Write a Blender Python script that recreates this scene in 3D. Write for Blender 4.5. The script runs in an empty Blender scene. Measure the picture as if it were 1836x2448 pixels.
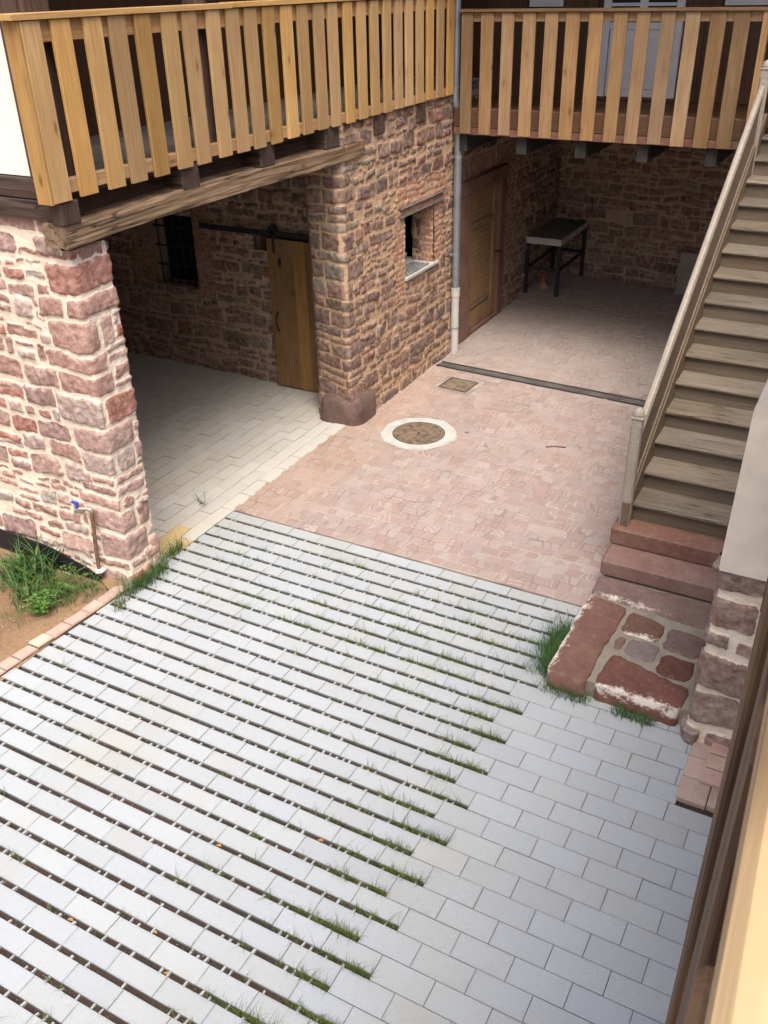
import bpy, math, random
import numpy as np
from mathutils import Vector, Matrix

random.seed(7)
S = bpy.context.scene
COL = S.collection
# ------------------------------------------------------------------ camera
F, YAW, PIT, ROL = 2172.56, -0.50512, 0.529983, 0.022919
cy_, sy_, cp_, sp_ = math.cos(YAW), math.sin(YAW), math.cos(PIT), math.sin(PIT)
fw = Vector((sy_ * cp_, cy_ * cp_, -sp_)); r0 = Vector((cy_, -sy_, 0)); d0 = fw.cross(r0)
cr_, sr_ = math.cos(ROL), math.sin(ROL)
rt = cr_ * r0 + sr_ * d0; dn = -sr_ * r0 + cr_ * d0
cd = bpy.data.cameras.new('camera'); cam = bpy.data.objects.new('camera', cd); COL.objects.link(cam)
up = -dn; bk = -fw
cam.matrix_world = Matrix(((rt.x, up.x, bk.x, 0), (rt.y, up.y, bk.y, 0), (rt.z, up.z, bk.z, 4.5), (0, 0, 0, 1)))
cd.sensor_fit = 'VERTICAL'; cd.sensor_height = 24.0; cd.lens = F / 2448 * 24.0
cd.clip_start = 0.02; cd.clip_end = 500
cd.dof.use_dof = True; cd.dof.focus_distance = 8.0; cd.dof.aperture_fstop = cd.lens / .6
S.camera = cam
# ------------------------------------------------------------------ light
SUN_EL, SUN_AZ = math.radians(62), math.radians(146)      # azimuth measured from +Y towards +X
w = bpy.data.worlds.new("World"); S.world = w; w.use_nodes = True
nt = w.node_tree; bg = nt.nodes['Background']
sky = nt.nodes.new('ShaderNodeTexSky'); sky.sky_type = 'NISHITA'; sky.sun_disc = False
sky.sun_elevation = SUN_EL; sky.sun_rotation = SUN_AZ
sky.dust_density = 7; sky.ozone_density = 0.6; sky.air_density = 1.0
nt.links.new(sky.outputs[0], bg.inputs[0]); bg.inputs[1].default_value = 0.15
sd_ = bpy.data.lights.new('sun', 'SUN'); sd_.energy = 1.6; sd_.angle = math.radians(38); sd_.color = (1, .98, .94)
sun = bpy.data.objects.new('sun', sd_); COL.objects.link(sun)
sdir = Vector((math.sin(SUN_AZ) * math.cos(SUN_EL), math.cos(SUN_AZ) * math.cos(SUN_EL), math.sin(SUN_EL)))
sun.rotation_euler = sdir.to_track_quat('Z', 'Y').to_euler(); sun.location = (4, -6, 12)
S.view_settings.view_transform = 'Standard'; S.view_settings.look = 'None'
S.view_settings.exposure = 0.8; S.view_settings.gamma = 1.0

# ------------------------------------------------------------------ helpers
class MB:
    """collects geometry (world coordinates) for one mesh"""
    def __init__(s): s.v = []; s.f = []; s.m = []; s.c = []; s.col = (1, 1, 1)
    def add(s, vs, fs, mi=0, col=None):
        n = len(s.v); s.v += [tuple(p) for p in vs]; s.f += [tuple(i + n for i in f) for f in fs]
        s.m += [mi] * len(fs); s.c += [col or s.col] * len(vs)
    def box(s, a, b, bev=0.0, mi=0, col=None, M=None):
        x0, y0, z0 = [min(a[i], b[i]) for i in range(3)]; x1, y1, z1 = [max(a[i], b[i]) for i in range(3)]
        X, Y, Z = (x0, x1), (y0, y1), (z0, z1)
        if bev <= 0:
            vs = [(X[i], Y[j], Z[k]) for i in (0, 1) for j in (0, 1) for k in (0, 1)]
            fs = [(0, 1, 3, 2), (4, 6, 7, 5), (0, 4, 5, 1), (2, 3, 7, 6), (0, 2, 6, 4), (1, 5, 7, 3)]
        else:
            vs = []; idx = {}
            for i in (0, 1):
                for j in (0, 1):
                    for k in (0, 1):
                        for ax in range(3):
                            p = [X[i], Y[j], Z[k]]
                            for q, t in ((0, i), (1, j), (2, k)):
                                if q != ax: p[q] += bev if t == 0 else -bev
                            idx[(i, j, k, ax)] = len(vs); vs.append(tuple(p))
            fs = []
            for ax in range(3):
                o = [q for q in range(3) if q != ax]
                for t in (0, 1):
                    cc = []
                    for (a1, b1) in ((0, 0), (1, 0), (1, 1), (0, 1)):
                        key = [0, 0, 0]; key[ax] = t; key[o[0]] = a1; key[o[1]] = b1
                        cc.append(idx[(*key, ax)])
                    fs.append(tuple(cc))
            for ax in range(3):
                o = [q for q in range(3) if q != ax]
                for a1 in (0, 1):
                    for b1 in (0, 1):
                        k0 = [0, 0, 0]; k1 = [0, 0, 0]
                        k0[ax] = 0; k1[ax] = 1
                        for kk in (k0, k1): kk[o[0]] = a1; kk[o[1]] = b1
                        fs.append((idx[(*k0, o[0])], idx[(*k1, o[0])], idx[(*k1, o[1])], idx[(*k0, o[1])]))
            for i in (0, 1):
                for j in (0, 1):
                    for k in (0, 1):
                        fs.append(tuple(idx[(i, j, k, ax)] for ax in range(3)))
        if M is not None: vs = [tuple(M @ Vector(p)) for p in vs]
        s.add(vs, fs, mi, col)
    def tube(s, pts, r, n=10, mi=0, cap=True, col=None):
        pts = [Vector(p) for p in pts]; rings = []
        rr = r if isinstance(r, (list, tuple)) else [r] * len(pts)
        for i, p in enumerate(pts):
            t = (pts[min(i + 1, len(pts) - 1)] - pts[max(i - 1, 0)]).normalized()
            a = t.cross(Vector((0, 0, 1)));
            if a.length < 1e-3: a = t.cross(Vector((1, 0, 0)))
            a.normalize(); b = t.cross(a)
            rings.append([p + rr[i] * (math.cos(q) * a + math.sin(q) * b) for q in [2 * math.pi * k / n for k in range(n)]])
        vs = [v for r_ in rings for v in r_]; fs = []
        for i in range(len(pts) - 1):
            for k in range(n):
                fs.append((i * n + k, i * n + (k + 1) % n, (i + 1) * n + (k + 1) % n, (i + 1) * n + k))
        if cap: fs += [tuple(range(n)), tuple(range((len(pts) - 1) * n, len(pts) * n))]
        s.add(vs, fs, mi, col)
    def prism(s, poly, ax, t0, t1, mi=0, col=None):
        """polygon extruded along axis ax; poly coordinates are the other two axes in order"""
        n = len(poly); vs = []
        for t in (t0, t1):
            for p in poly:
                q = list(p); q.insert(ax, t); vs.append(tuple(q))
        fs = [tuple(range(n)), tuple(range(n, 2 * n))] + [(i, (i + 1) % n, (i + 1) % n + n, i + n) for i in range(n)]
        s.add(vs, fs, mi, col)
    def disc(s, c, r0_, r1_, z, n=48, mi=0):
        vs = []; fs = []
        for k in range(n):
            a = 2 * math.pi * k / n
            for r_ in (r0_, r1_): vs.append((c[0] + r_ * math.cos(a), c[1] + r_ * math.sin(a), z))
        for k in range(n): fs.append((2 * k, 2 * k + 1, (2 * k + 3) % (2 * n), (2 * k + 2) % (2 * n)))
        s.add(vs, fs, mi)

def origin_of(o):
    p = Vector(o.location)
    while o.parent: o = o.parent; p += Vector(o.location)
    return p

def put(name, mb, mats, parent=None, smooth=False, loc=None):
    """one mesh object from world-coordinate geometry"""
    me = bpy.data.meshes.new(name)
    base = origin_of(parent) if parent else Vector((0, 0, 0))
    o = bpy.data.objects.new(name, me); COL.objects.link(o)
    loc = Vector(loc) if loc is not None else base
    o.location = loc - base; o.parent = parent
    me.from_pydata([(x - loc.x, y - loc.y, z - loc.z) for x, y, z in mb.v], [], mb.f)
    for m in (mats if isinstance(mats, (list, tuple)) else [mats]): me.materials.append(m)
    me.polygons.foreach_set('material_index', mb.m)
    a = me.attributes.new('col', 'FLOAT_COLOR', 'POINT')
    a.data.foreach_set('color', np.array([(*c[:3], c[3] if len(c) > 3 else 0) for c in mb.c], dtype=np.float32).ravel())
    if smooth: me.polygons.foreach_set('use_smooth', [True] * len(me.polygons))
    me.update()
    import bmesh
    bm = bmesh.new(); bm.from_mesh(me); bmesh.ops.recalc_face_normals(bm, faces=bm.faces); bm.to_mesh(me); bm.free()
    return o

def tag(o, label, cat, group=None):
    o['label'] = label; o['category'] = cat
    if group: o['group'] = group
    return o
def thing(name, label, cat, loc, group=None):
    o = bpy.data.objects.new(name, None); COL.objects.link(o); o.location = loc; o.empty_display_size = .1
    return tag(o, label, cat, group)
def structure(o): o['kind'] = 'structure'; return o

# noise in numpy
_tabs = {}
def vnoise(x, y, seed=0):
    if seed not in _tabs: _tabs[seed] = np.random.RandomState(seed + 11).rand(256, 256)
    T = _tabs[seed]; xi = np.floor(x).astype(int); yi = np.floor(y).astype(int); fx = x - xi; fy = y - yi
    fx = fx * fx * (3 - 2 * fx); fy = fy * fy * (3 - 2 * fy)
    g = lambda a, b: T[a % 256, b % 256]
    return (g(xi, yi) * (1 - fx) + g(xi + 1, yi) * fx) * (1 - fy) + (g(xi, yi + 1) * (1 - fx) + g(xi + 1, yi + 1) * fx) * fy - .5
def fbm(x, y, f, seed=0, o=3):
    r = 0; a = 1.0
    for i in range(o): r = r + a * vnoise(x * f, y * f, seed + i); f *= 2.03; a *= .5
    return r

# ------------------------------------------------------------------ materials
class NB:
    def __init__(s, name, rough=.8):
        s.mat = bpy.data.materials.new(name); s.mat.use_nodes = True; s.t = s.mat.node_tree
        s.b = s.t.nodes['Principled BSDF']; s.b.inputs['Roughness'].default_value = rough
        s.b.inputs['Specular IOR Level'].default_value = .3
    def n(s, typ, ins=None, **kw):
        nd = s.t.nodes.new(typ)
        for k, v in kw.items(): setattr(nd, k, v)
        for k, v in (ins or {}).items(): s.set(nd.inputs[k], v)
        return nd
    def set(s, sock, v):
        if hasattr(v, 'is_output') or isinstance(v, bpy.types.NodeSocket): s.t.links.new(v, sock)
        else:
            if isinstance(v, tuple) and len(v) == 3 and sock.type == 'RGBA': v = (*v, 1)
            sock.default_value = v
    def math(s, op, a, b=0.0, clamp=False):
        nd = s.n('ShaderNodeMath', operation=op, use_clamp=clamp); s.set(nd.inputs[0], a); s.set(nd.inputs[1], b); return nd.outputs[0]
    def mix(s, fac, a, b, blend='MIX'):
        nd = s.n('ShaderNodeMix', data_type='RGBA', blend_type=blend)
        s.set(nd.inputs[0], fac); s.set(nd.inputs[6], a); s.set(nd.inputs[7], b); return nd.outputs[2]
    def ramp(s, fac, lo, hi, a=0.0, b=1.0):
        nd = s.n('ShaderNodeMapRange', clamp=True)
        for i, v in enumerate((fac, lo, hi, a, b)): s.set(nd.inputs[i], v)
        return nd.outputs[0]
    def noise(s, scale, detail=3, vec=None, rough=.55, dist=0.0):
        nd = s.n('ShaderNodeTexNoise', {'Scale': scale, 'Detail': detail, 'Roughness': rough, 'Distortion': dist})
        s.set(nd.inputs['Vector'], vec if vec is not None else s.obj()); return nd.outputs[0]
    def obj(s):
        if not hasattr(s, '_o'): s._o = s.n('ShaderNodeTexCoord').outputs['Object']
        return s._o
    def attr(s, nm, out=0): return s.n('ShaderNodeAttribute', attribute_name=nm).outputs[out]
    def bump(s, h, strength=.3, dist=.01, prev=None):
        nd = s.n('ShaderNodeBump', {'Strength': strength, 'Distance': dist, 'Height': h})
        if prev is not None: s.set(nd.inputs['Normal'], prev)
        return nd.outputs[0]
    def done(s, color, normal=None, rough=None, metal=None):
        s.set(s.b.inputs['Base Color'], color)
        if normal is not None: s.set(s.b.inputs['Normal'], normal)
        if rough is not None: s.set(s.b.inputs['Roughness'], rough)
        if metal is not None: s.set(s.b.inputs['Metallic'], metal)
        return s.mat

def wood(name, c1, c2, c3, axis, knots=True, rough=.65, vary=.25, grain=1.0, cracks=0.0, patch=None, sharp=False):
    b = NB(name, rough)
    oi = b.n('ShaderNodeObjectInfo').outputs['Random']
    off = b.n('ShaderNodeCombineXYZ', {0: b.math('MULTIPLY', oi, 17.3), 1: b.math('MULTIPLY', oi, 9.1), 2: b.math('MULTIPLY', oi, 5.7)})
    ad = b.n('ShaderNodeVectorMath', {0: b.obj(), 1: off.outputs[0]}, operation='ADD').outputs[0]
    sc = [9, 9, 9]; sc[axis] = .7
    mp = b.n('ShaderNodeMapping', {'Vector': ad, 'Scale': tuple(sc)}).outputs[0]
    n1 = b.noise(1.6 * grain, 4, mp, .6, .6)
    sc2 = [40, 40, 40]; sc2[axis] = 1.1
    mp2 = b.n('ShaderNodeMapping', {'Vector': ad, 'Scale': tuple(sc2)}).outputs[0]
    n2 = b.noise(2.2, 3, mp2, .6)
    col = b.mix(b.ramp(n1, .45 if sharp else .3, .56 if sharp else .7), c1, c2)
    col = b.mix(b.ramp(n2, .46, .70, 0, .8), col, c3)
    big = b.noise(1.7, 3, ad)
    col = b.mix(b.ramp(big, .4, .75, 0, .5), col, c3)
    if knots:
        sc3 = [7, 7, 7]; sc3[axis] = 2.6
        mp3 = b.n('ShaderNodeMapping', {'Vector': ad, 'Scale': tuple(sc3)}).outputs[0]
        vo = b.n('ShaderNodeTexVoronoi', {'Vector': mp3, 'Scale': 1.0}).outputs[0]
        col = b.mix(b.ramp(vo, .05, .14, .85, 0), col, tuple(x * .28 for x in c3))
        col = b.mix(b.ramp(vo, .12, .3, .35, 0), col, c3)
    if patch:
        pn = b.noise(3.0, 4, ad)
        col = b.mix(b.ramp(pn, .62, .7), col, patch)
    h = n2
    if cracks:
        sc4 = [9, 9, 9]; sc4[axis] = .45
        mp4 = b.n('ShaderNodeMapping', {'Vector': ad, 'Scale': tuple(sc4)}).outputs[0]
        cn = b.noise(1.0, 3, mp4, .5, .5)
        ck = b.ramp(b.math('ABSOLUTE', b.math('SUBTRACT', cn, .5)), 0, .025 * cracks, 1, 0)
        col = b.mix(b.math('MULTIPLY', ck, .85), col, tuple(x * .12 for x in c3))
        h = b.math('SUBTRACT', n2, b.math('MULTIPLY', ck, 2.0))
    hv = b.n('ShaderNodeHueSaturation', {'Color': col, 'Value': b.ramp(b.math('FRACT', b.math('MULTIPLY', oi, 7.77)), 0, 1, 1 - vary, 1 + vary * .4),
             'Saturation': b.ramp(b.math('FRACT', b.math('MULTIPLY', oi, 3.33)), 0, 1, .88, 1.08)}).outputs[0]
    return b.done(hv, b.bump(h, .35, .004))

def stone_mat(name, mortar, mortar2, lime=.25):
    b = NB(name, .92)
    sdv = b.attr('sd', 2); sc = b.attr('scol')
    nA = b.noise(70, 4); nB = b.noise(18, 4); nC = b.noise(5, 3)
    e = b.math('ADD', sdv, b.math('MULTIPLY', b.math('SUBTRACT', nA, .5), .012))
    mask = b.ramp(e, -.002, .0035)
    # stone colour: veins, pits and lighter patches
    c = b.mix(b.ramp(nB, .3, .75), b.mix(.5, sc, (.0, .0, .0)), b.mix(.28, sc, (1, .95, .9)))
    c = b.mix(.62, sc, c)
    c = b.mix(b.ramp(nA, .52, .75, 0, .45), c, b.mix(.6, c, (.03, .02, .02)))
    # lime smears near the stone edge
    sm = b.math('MULTIPLY', b.ramp(sdv, .0, .028, 1, 0), b.ramp(nB, .52, .66))
    c = b.mix(b.math('MULTIPLY', sm, lime), c, mortar)
    vor = b.n('ShaderNodeTexVoronoi', {'Vector': b.obj(), 'Scale': 28.0}).outputs[0]
    c = b.mix(b.ramp(vor, .06, .1, lime * .9, 0), c, mortar)
    mc = b.mix(b.ramp(nC, .35, .7), mortar, mortar2)
    mc = b.mix(b.ramp(nA, .5, .8, 0, .3), mc, tuple(x * .5 for x in mortar2))
    col = b.mix(mask, mc, c)
    h = b.math('ADD', b.math('MULTIPLY', nA, 1.0), b.math('MULTIPLY', nB, .8))
    return b.done(col, b.bump(h, .55, .012))

def plain(name, color, rough=.7, var=.15, scale=12, metal=0.0, bump=.15, color2=None, bscale=60, useattr=False):
    b = NB(name, rough)
    n1 = b.noise(scale, 4); n2 = b.noise(bscale, 3)
    base = b.attr('col') if useattr else color
    if useattr: base = b.mix(1.0, base, color, 'MULTIPLY')
    c2 = color2 or tuple(x * (1 - var * 2) for x in color)
    if useattr: c = b.mix(b.ramp(n1, .3, .75, 0, var * 2), base, b.mix(1.0, base, (.55, .53, .5), 'MULTIPLY'))
    else: c = b.mix(b.ramp(n1, .35, .7), color, c2)
    c = b.mix(b.ramp(n2, .5, .8, 0, var), c, tuple(x * .45 for x in color))
    return b.done(c, b.bump(n2, bump, .004), metal=metal)

M = {}
NW = ((.56, .365, .155), (.48, .29, .11), (.35, .185, .065))
for i, a in enumerate('xyz'): M['new_' + a] = wood('fresh larch wood', *NW, i, vary=.34)
for i, a in enumerate('xyz'): M['far_' + a] = wood('shaded larch wood', (.40, .255, .125), (.32, .19, .085), (.22, .12, .05), i, vary=.42)  # browner copy of the fresh larch, shade put into the colour
for i, a in enumerate('xyz'): M['dark_' + a] = wood('old dark oak', (.115, .072, .055), (.08, .05, .04), (.045, .028, .022), i, knots=False, vary=.2, cracks=.7)
for i, a in enumerate('xyz'): M['clad_' + a] = wood('brown cladding', (.12, .06, .03), (.09, .045, .024), (.06, .03, .017), i, vary=.2)
M['pale_y'] = wood('sunlit larch cap', (.56, .40, .21), (.50, .345, .165), (.40, .255, .115), 1, vary=.05)  # cap paler than the other larch, sunlight put into its colour
M['near_z'] = wood('brown larch slats', (.24, .125, .05), (.085, .04, .018), (.05, .024, .011), 2, knots=False, vary=.35, grain=1.6, sharp=True)
for i, a in enumerate('xyz'): M['stair_' + a] = wood('greyed oak', (.25, .21, .16), (.18, .145, .107), (.095, .073, .053), i, knots=True, vary=.18, cracks=.35)
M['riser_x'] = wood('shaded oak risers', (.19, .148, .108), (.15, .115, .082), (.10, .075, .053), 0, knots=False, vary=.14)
M['stairside_y'] = wood('brown oak boards', (.18, .132, .09), (.145, .102, .068), (.10, .07, .047), 1, knots=False, vary=.1)
M['rail_y'] = wood('worn pale handrail', (.36, .318, .27), (.30, .262, .222), (.22, .185, .15), 1, knots=False, vary=.05)
M['beam'] = wood('weathered oak lintel', (.325, .225, .14), (.215, .142, .086), (.09, .056, .034), 1, knots=True, cracks=.9, patch=(.36, .20, .08), vary=.05)
M['door_z'] = wood('old plank door wood', (.36, .21, .085), (.28, .155, .06), (.16, .085, .035), 2, vary=.3)
M['pdoor_z'] = wood('passage door wood', (.34, .21, .095), (.27, .16, .068), (.18, .10, .042), 2, vary=.12)
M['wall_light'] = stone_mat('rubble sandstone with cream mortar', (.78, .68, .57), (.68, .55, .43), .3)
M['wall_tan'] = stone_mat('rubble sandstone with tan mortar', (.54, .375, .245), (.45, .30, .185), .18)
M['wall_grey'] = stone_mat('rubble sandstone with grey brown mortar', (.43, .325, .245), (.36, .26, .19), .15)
M['plaster'] = plain('cream plaster', (.74, .655, .565), .9, .11, 3.5, bump=.3)
M['white_plaster'] = plain('white plaster', (.82, .78, .74), .9, .04, 3, bump=.2)
M['iron'] = plain('black iron', (.03, .03, .032), .6, .2, 20)
M['cast_iron'] = plain('dark cast iron', (.055, .058, .06), .55, .25, 25, metal=.3)
M['rust'] = plain('rusted cast iron', (.25, .18, .12), .8, .3, 14, color2=(.085, .072, .06), bump=.8, bscale=140)
M['zinc'] = plain('zinc pipe', (.42, .47, .52), .42, .12, 6, metal=.75, bump=.05)
M['pvc'] = plain('pale grey plastic', (.52, .53, .49), .5, .06, 5, bump=.03)
M['galv'] = plain('galvanised steel', (.5, .52, .53), .45, .2, 15, metal=.6)
M['steel'] = plain('grey painted steel beam', (.17, .155, .15), .6, .3, 8)
M['concrete'] = plain('light concrete', (.50, .49, .465), .9, .12, 7, bump=.4)
M['slab'] = plain('pale stone slab', (.5, .48, .45), .8, .12, 6)
M['darktop'] = plain('dark slab face', (.21, .19, .175), .7, .2, 6)
M['board'] = plain('grey board', (.34, .31, .27), .8, .1, 4)
M['copper'] = plain('brown copper pipe', (.26, .15, .10), .5, .3, 14, metal=.25)
M['brass'] = plain('nickel tap', (.6, .57, .5), .35, .1, 10, metal=.8)
M['blue'] = plain('blue handle', (.03, .07, .42), .45, .1, 10)
M['white_pl'] = plain('white plastic clip', (.75, .75, .75), .5, .05, 10)
M['joist_end'] = plain('greyed joist end', (.05, .046, .043), .85, .2, 9)
M['membrane'] = plain('black membrane', (.015, .016, .018), .5, .2, 10)
M['green'] = plain('dark green sheet', (.03, .085, .06), .5, .2, 6)
M['orange'] = plain('orange plastic', (.55, .13, .04), .5, .15, 8)
M['terracotta'] = plain('pale clay', (.42, .25, .16), .8, .15, 8)
M['rope'] = plain('pale grey cable', (.45, .42, .40), .8, .15, 30)
M['whitepaint'] = plain('white painted joinery', (.66, .67, .70), .55, .05, 4, bump=.05)
M['glass'] = plain('dark window glass', (.02, .022, .025), .12, .1, 2, bump=0)
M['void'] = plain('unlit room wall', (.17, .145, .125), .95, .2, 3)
M['unseen_roof'] = plain('clay tile roof', (.22, .10, .07), .9, .2, 6)
M['leaf'] = plain('dry leaf', (.42, .22, .07), .8, .2, 30)
M['twig'] = plain('dry twig', (.16, .09, .06), .9, .2, 30)
M['pebble'] = plain('pebbles', (.38, .32, .26), .9, .15, 20)
M['step'] = None

def redstone(name, ca, cb, useattr=False):
    b = NB(name, .88)
    n1 = b.noise(3.2, 5); n2 = b.noise(14, 4); n3 = b.noise(90, 3)
    base = b.mix(b.ramp(n1, .35, .68), ca, cb)
    if useattr: base = b.mix(1.0, base, b.attr('col'), 'MULTIPLY')
    c = b.mix(b.ramp(n2, .5, .8, 0, .22), base, b.mix(.5, base, (.5, .4, .34)))
    if useattr:
        lm = b.math('ADD', b.attr('col', 3), b.math('ADD', b.math('MULTIPLY', b.math('SUBTRACT', b.noise(9, 5), .5), 2.0), b.math('MULTIPLY', b.math('SUBTRACT', b.noise(45, 4), .5), 1.3))); lm = b.math('MULTIPLY', b.ramp(lm, .55, 1.0, 0, .92), b.ramp(b.attr('col', 3), .02, .2)); limecol = lm
    n4 = b.noise(5.0, 5); c = b.mix(b.ramp(n4, .5, .7, 0, .5), c, b.mix(1.0, c, (.62, .52, .5), 'MULTIPLY'))
    c = b.mix(b.ramp(n3, .48, .7, 0, .45), c, b.mix(.6, c, (.05, .03, .03)))
    n5 = b.noise(28, 5); c = b.mix(b.ramp(n5, .5, .75, 0, .18), c, b.mix(.5, c, (.40, .32, .28)))
    if useattr: c = b.mix(limecol, c, (.66, .6, .53))
    return b.done(c, b.bump(b.math('ADD', n3, b.math('MULTIPLY', n2, 1.5)), .4, .006))
M['red'] = redstone('red sandstone step', (.165, .078, .056), (.20, .112, .088))
M['redpale'] = redstone('pale worn red sandstone', (.235, .15, .125), (.19, .105, .084))
M['redattr'] = redstone('red sandstone slabs', (.40, .43, .44), (.56, .60, .61), True)
def chalky():
    b = NB('lime splashed sandstone', .9)
    n1 = b.noise(9, 5); n2 = b.noise(60, 3); at = b.attr('col')
    c = b.mix(b.ramp(n1, .44, .56), (.32, .15, .115), (.70, .62, .54))
    return b.done(c, b.bump(b.math('ADD', n1, b.math('MULTIPLY', n2, .4)), .6, .01))
M['lime'] = chalky()
M['joint'] = plain('grey green mortar', (.27, .24, .19), .95, .12, 10, bump=.5)

def tile_mat(name, tint):
    b = NB(name, .75)
    at = b.attr('col'); n1 = b.noise(190, 3); n2 = b.noise(1.1, 5); n3 = b.noise(22, 5)
    c = b.mix(1.0, at, tint, 'MULTIPLY')
    c = b.mix(b.ramp(n1, .42, .66, 0, .5), c, b.mix(1.0, c, (.60, .61, .62), 'MULTIPLY'))
    c = b.mix(b.ramp(n3, .5, .78, 0, .22), c, b.mix(1.0, c, (.78, .76, .72), 'MULTIPLY'))
    c = b.mix(b.ramp(n2, .5, .72, 0, .55), c, b.mix(1.0, c, (.93, .86, .72), 'MULTIPLY'))
    return b.done(c, b.bump(n1, .12, .002))
M['tile'] = tile_mat('light grey granite pavers', (.385, .415, .438))
M['gtile'] = tile_mat('cream grey pavers', (.54, .525, .48))
def cobble_mat():
    b = NB('pink striped sandstone cobbles', .8)
    at = b.attr('col'); sx = b.attr('sx', 2); sa = b.attr('sa', 2)
    nz = b.noise(9, 3); n1 = b.noise(55, 4); n2 = b.noise(2.2, 4)
    wv = b.math('SINE', b.math('ADD', b.math('MULTIPLY', sx, 120.0), b.math('MULTIPLY', nz, 7.0)))
    st = b.math('MULTIPLY', b.ramp(wv, .35, .75), sa)
    c = b.mix(st, at, (.46, .395, .35))
    c = b.mix(b.ramp(n1, .45, .75, 0, .35), c, b.mix(1.0, c, (.62, .58, .56), 'MULTIPLY'))
    c = b.mix(b.ramp(n2, .5, .75, 0, .3), c, b.mix(.6, c, (.46, .38, .34)))
    return b.done(c, b.bump(b.math('ADD', n1, b.math('MULTIPLY', wv, .12)), .35, .004))
M['cobble'] = cobble_mat()
def joint_mat():
    b = NB('sandy cobble joints', .95)
    n1 = b.noise(80, 3); n2 = b.noise(2.5, 4)
    c = b.mix(b.ramp(n2, .42, .58), (.385, .325, .29), (.245, .20, .178))
    c = b.mix(b.ramp(n1, .45, .75, 0, .35), c, (.19, .155, .135))
    return b.done(c, b.bump(n1, .5, .004))
M['cjoint'] = joint_mat()
def soil_mat(name, a, b_, fine):
    b = NB(name, .97)
    n1 = b.noise(2.0, 5); n2 = b.noise(fine, 4); n3 = b.noise(160, 2)
    c = b.mix(b.ramp(n1, .35, .68), a, b_)
    c = b.mix(b.ramp(n2, .45, .7, 0, .5), c, tuple(x * .5 for x in a))
    c = b.mix(b.ramp(n3, .66, .74, 0, .7), c, tuple(min(1, x * 2.4) for x in a))
    return b.done(c, b.bump(b.math('ADD', n2, n3), .6, .02))
M['dirt'] = soil_mat('sandy brown earth', (.305, .195, .112), (.225, .138, .078), 22)
M['gapsoil'] = soil_mat('dark joint soil', (.062, .042, .033), (.038, .027, .022), 70)
def leafmat(name, a, b_):
    b = NB(name, .55); at = b.attr('col'); n = b.noise(12, 3)
    c = b.mix(b.ramp(n, .3, .7), a, b_); c = b.mix(1.0, c, at, 'MULTIPLY')
    b.set(b.b.inputs['Transmission Weight'], 0.0)
    return b.done(c)
M['grass'] = leafmat('grass blades', (.072, .115, .028), (.105, .145, .04))
M['grass2'] = leafmat('deep green grass', (.032, .088, .022), (.05, .115, .03))
M['weed'] = leafmat('weed leaves', (.06, .15, .028), (.095, .19, .042))

# ------------------------------------------------------------------ ground
structure(put('ground', (lambda m: (m.add([(-60, -60, -.12), (60, -60, -.12), (60, 60, -.12), (-60, 60, -.12)], [(0, 1, 2, 3)]), m)[1])(MB()), M['dirt']))

PITCH, TL, GAP = .1583, .3152, .034
rng = random.Random(3)
def tile_box(mb, x0, x1, y0, y1, z, col, mi=0, poly=None, bev=.0025, tilt=.0016):
    P = poly or [(x0, y0), (x1, y0), (x1, y1), (x0, y1)]
    n = len(P); cx = sum(p[0] for p in P) / n; cyy = sum(p[1] for p in P) / n
    tx, ty = rng.uniform(-tilt, tilt), rng.uniform(-tilt, tilt)
    zz = lambda x, y: z + tx * (x - cx) / .15 + ty * (y - cyy) / .08
    def inset(d):
        return [(x + math.copysign(min(d, abs(cx - x)), cx - x), y + math.copysign(min(d, abs(cyy - y)), cyy - y)) for (x, y) in P]
    rings = [[(p[0], p[1], z - .06) for p in P], [(p[0], p[1], z - .024) for p in P], [(p[0], p[1], zz(*p) - bev) for p in P]]
    rings += [[(p[0], p[1], zz(*p)) for p in inset(bev)], [(p[0], p[1], zz(*p)) for p in inset(.02)]]
    cols = []
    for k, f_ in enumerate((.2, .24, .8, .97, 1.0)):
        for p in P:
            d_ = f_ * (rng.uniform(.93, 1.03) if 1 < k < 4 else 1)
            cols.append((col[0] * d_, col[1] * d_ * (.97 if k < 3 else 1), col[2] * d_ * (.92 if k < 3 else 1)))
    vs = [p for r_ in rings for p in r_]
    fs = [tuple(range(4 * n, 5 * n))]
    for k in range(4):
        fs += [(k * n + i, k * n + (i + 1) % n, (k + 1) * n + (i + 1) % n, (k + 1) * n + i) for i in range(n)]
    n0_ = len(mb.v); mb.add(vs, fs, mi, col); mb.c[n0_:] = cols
def left_edge(y):       # where the white paving stops on the left
    return -5.06 - .079 * (4.46 - y) if y < 4.46 else -5.06
def gap_end(k):
    if k <= -2: return -1.40
    return -1.66 if (k - 1) % 2 == 0 else -1.5025
def row_y(k): return 4.652 - PITCH * k
pav = MB(); gaps = []
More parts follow.
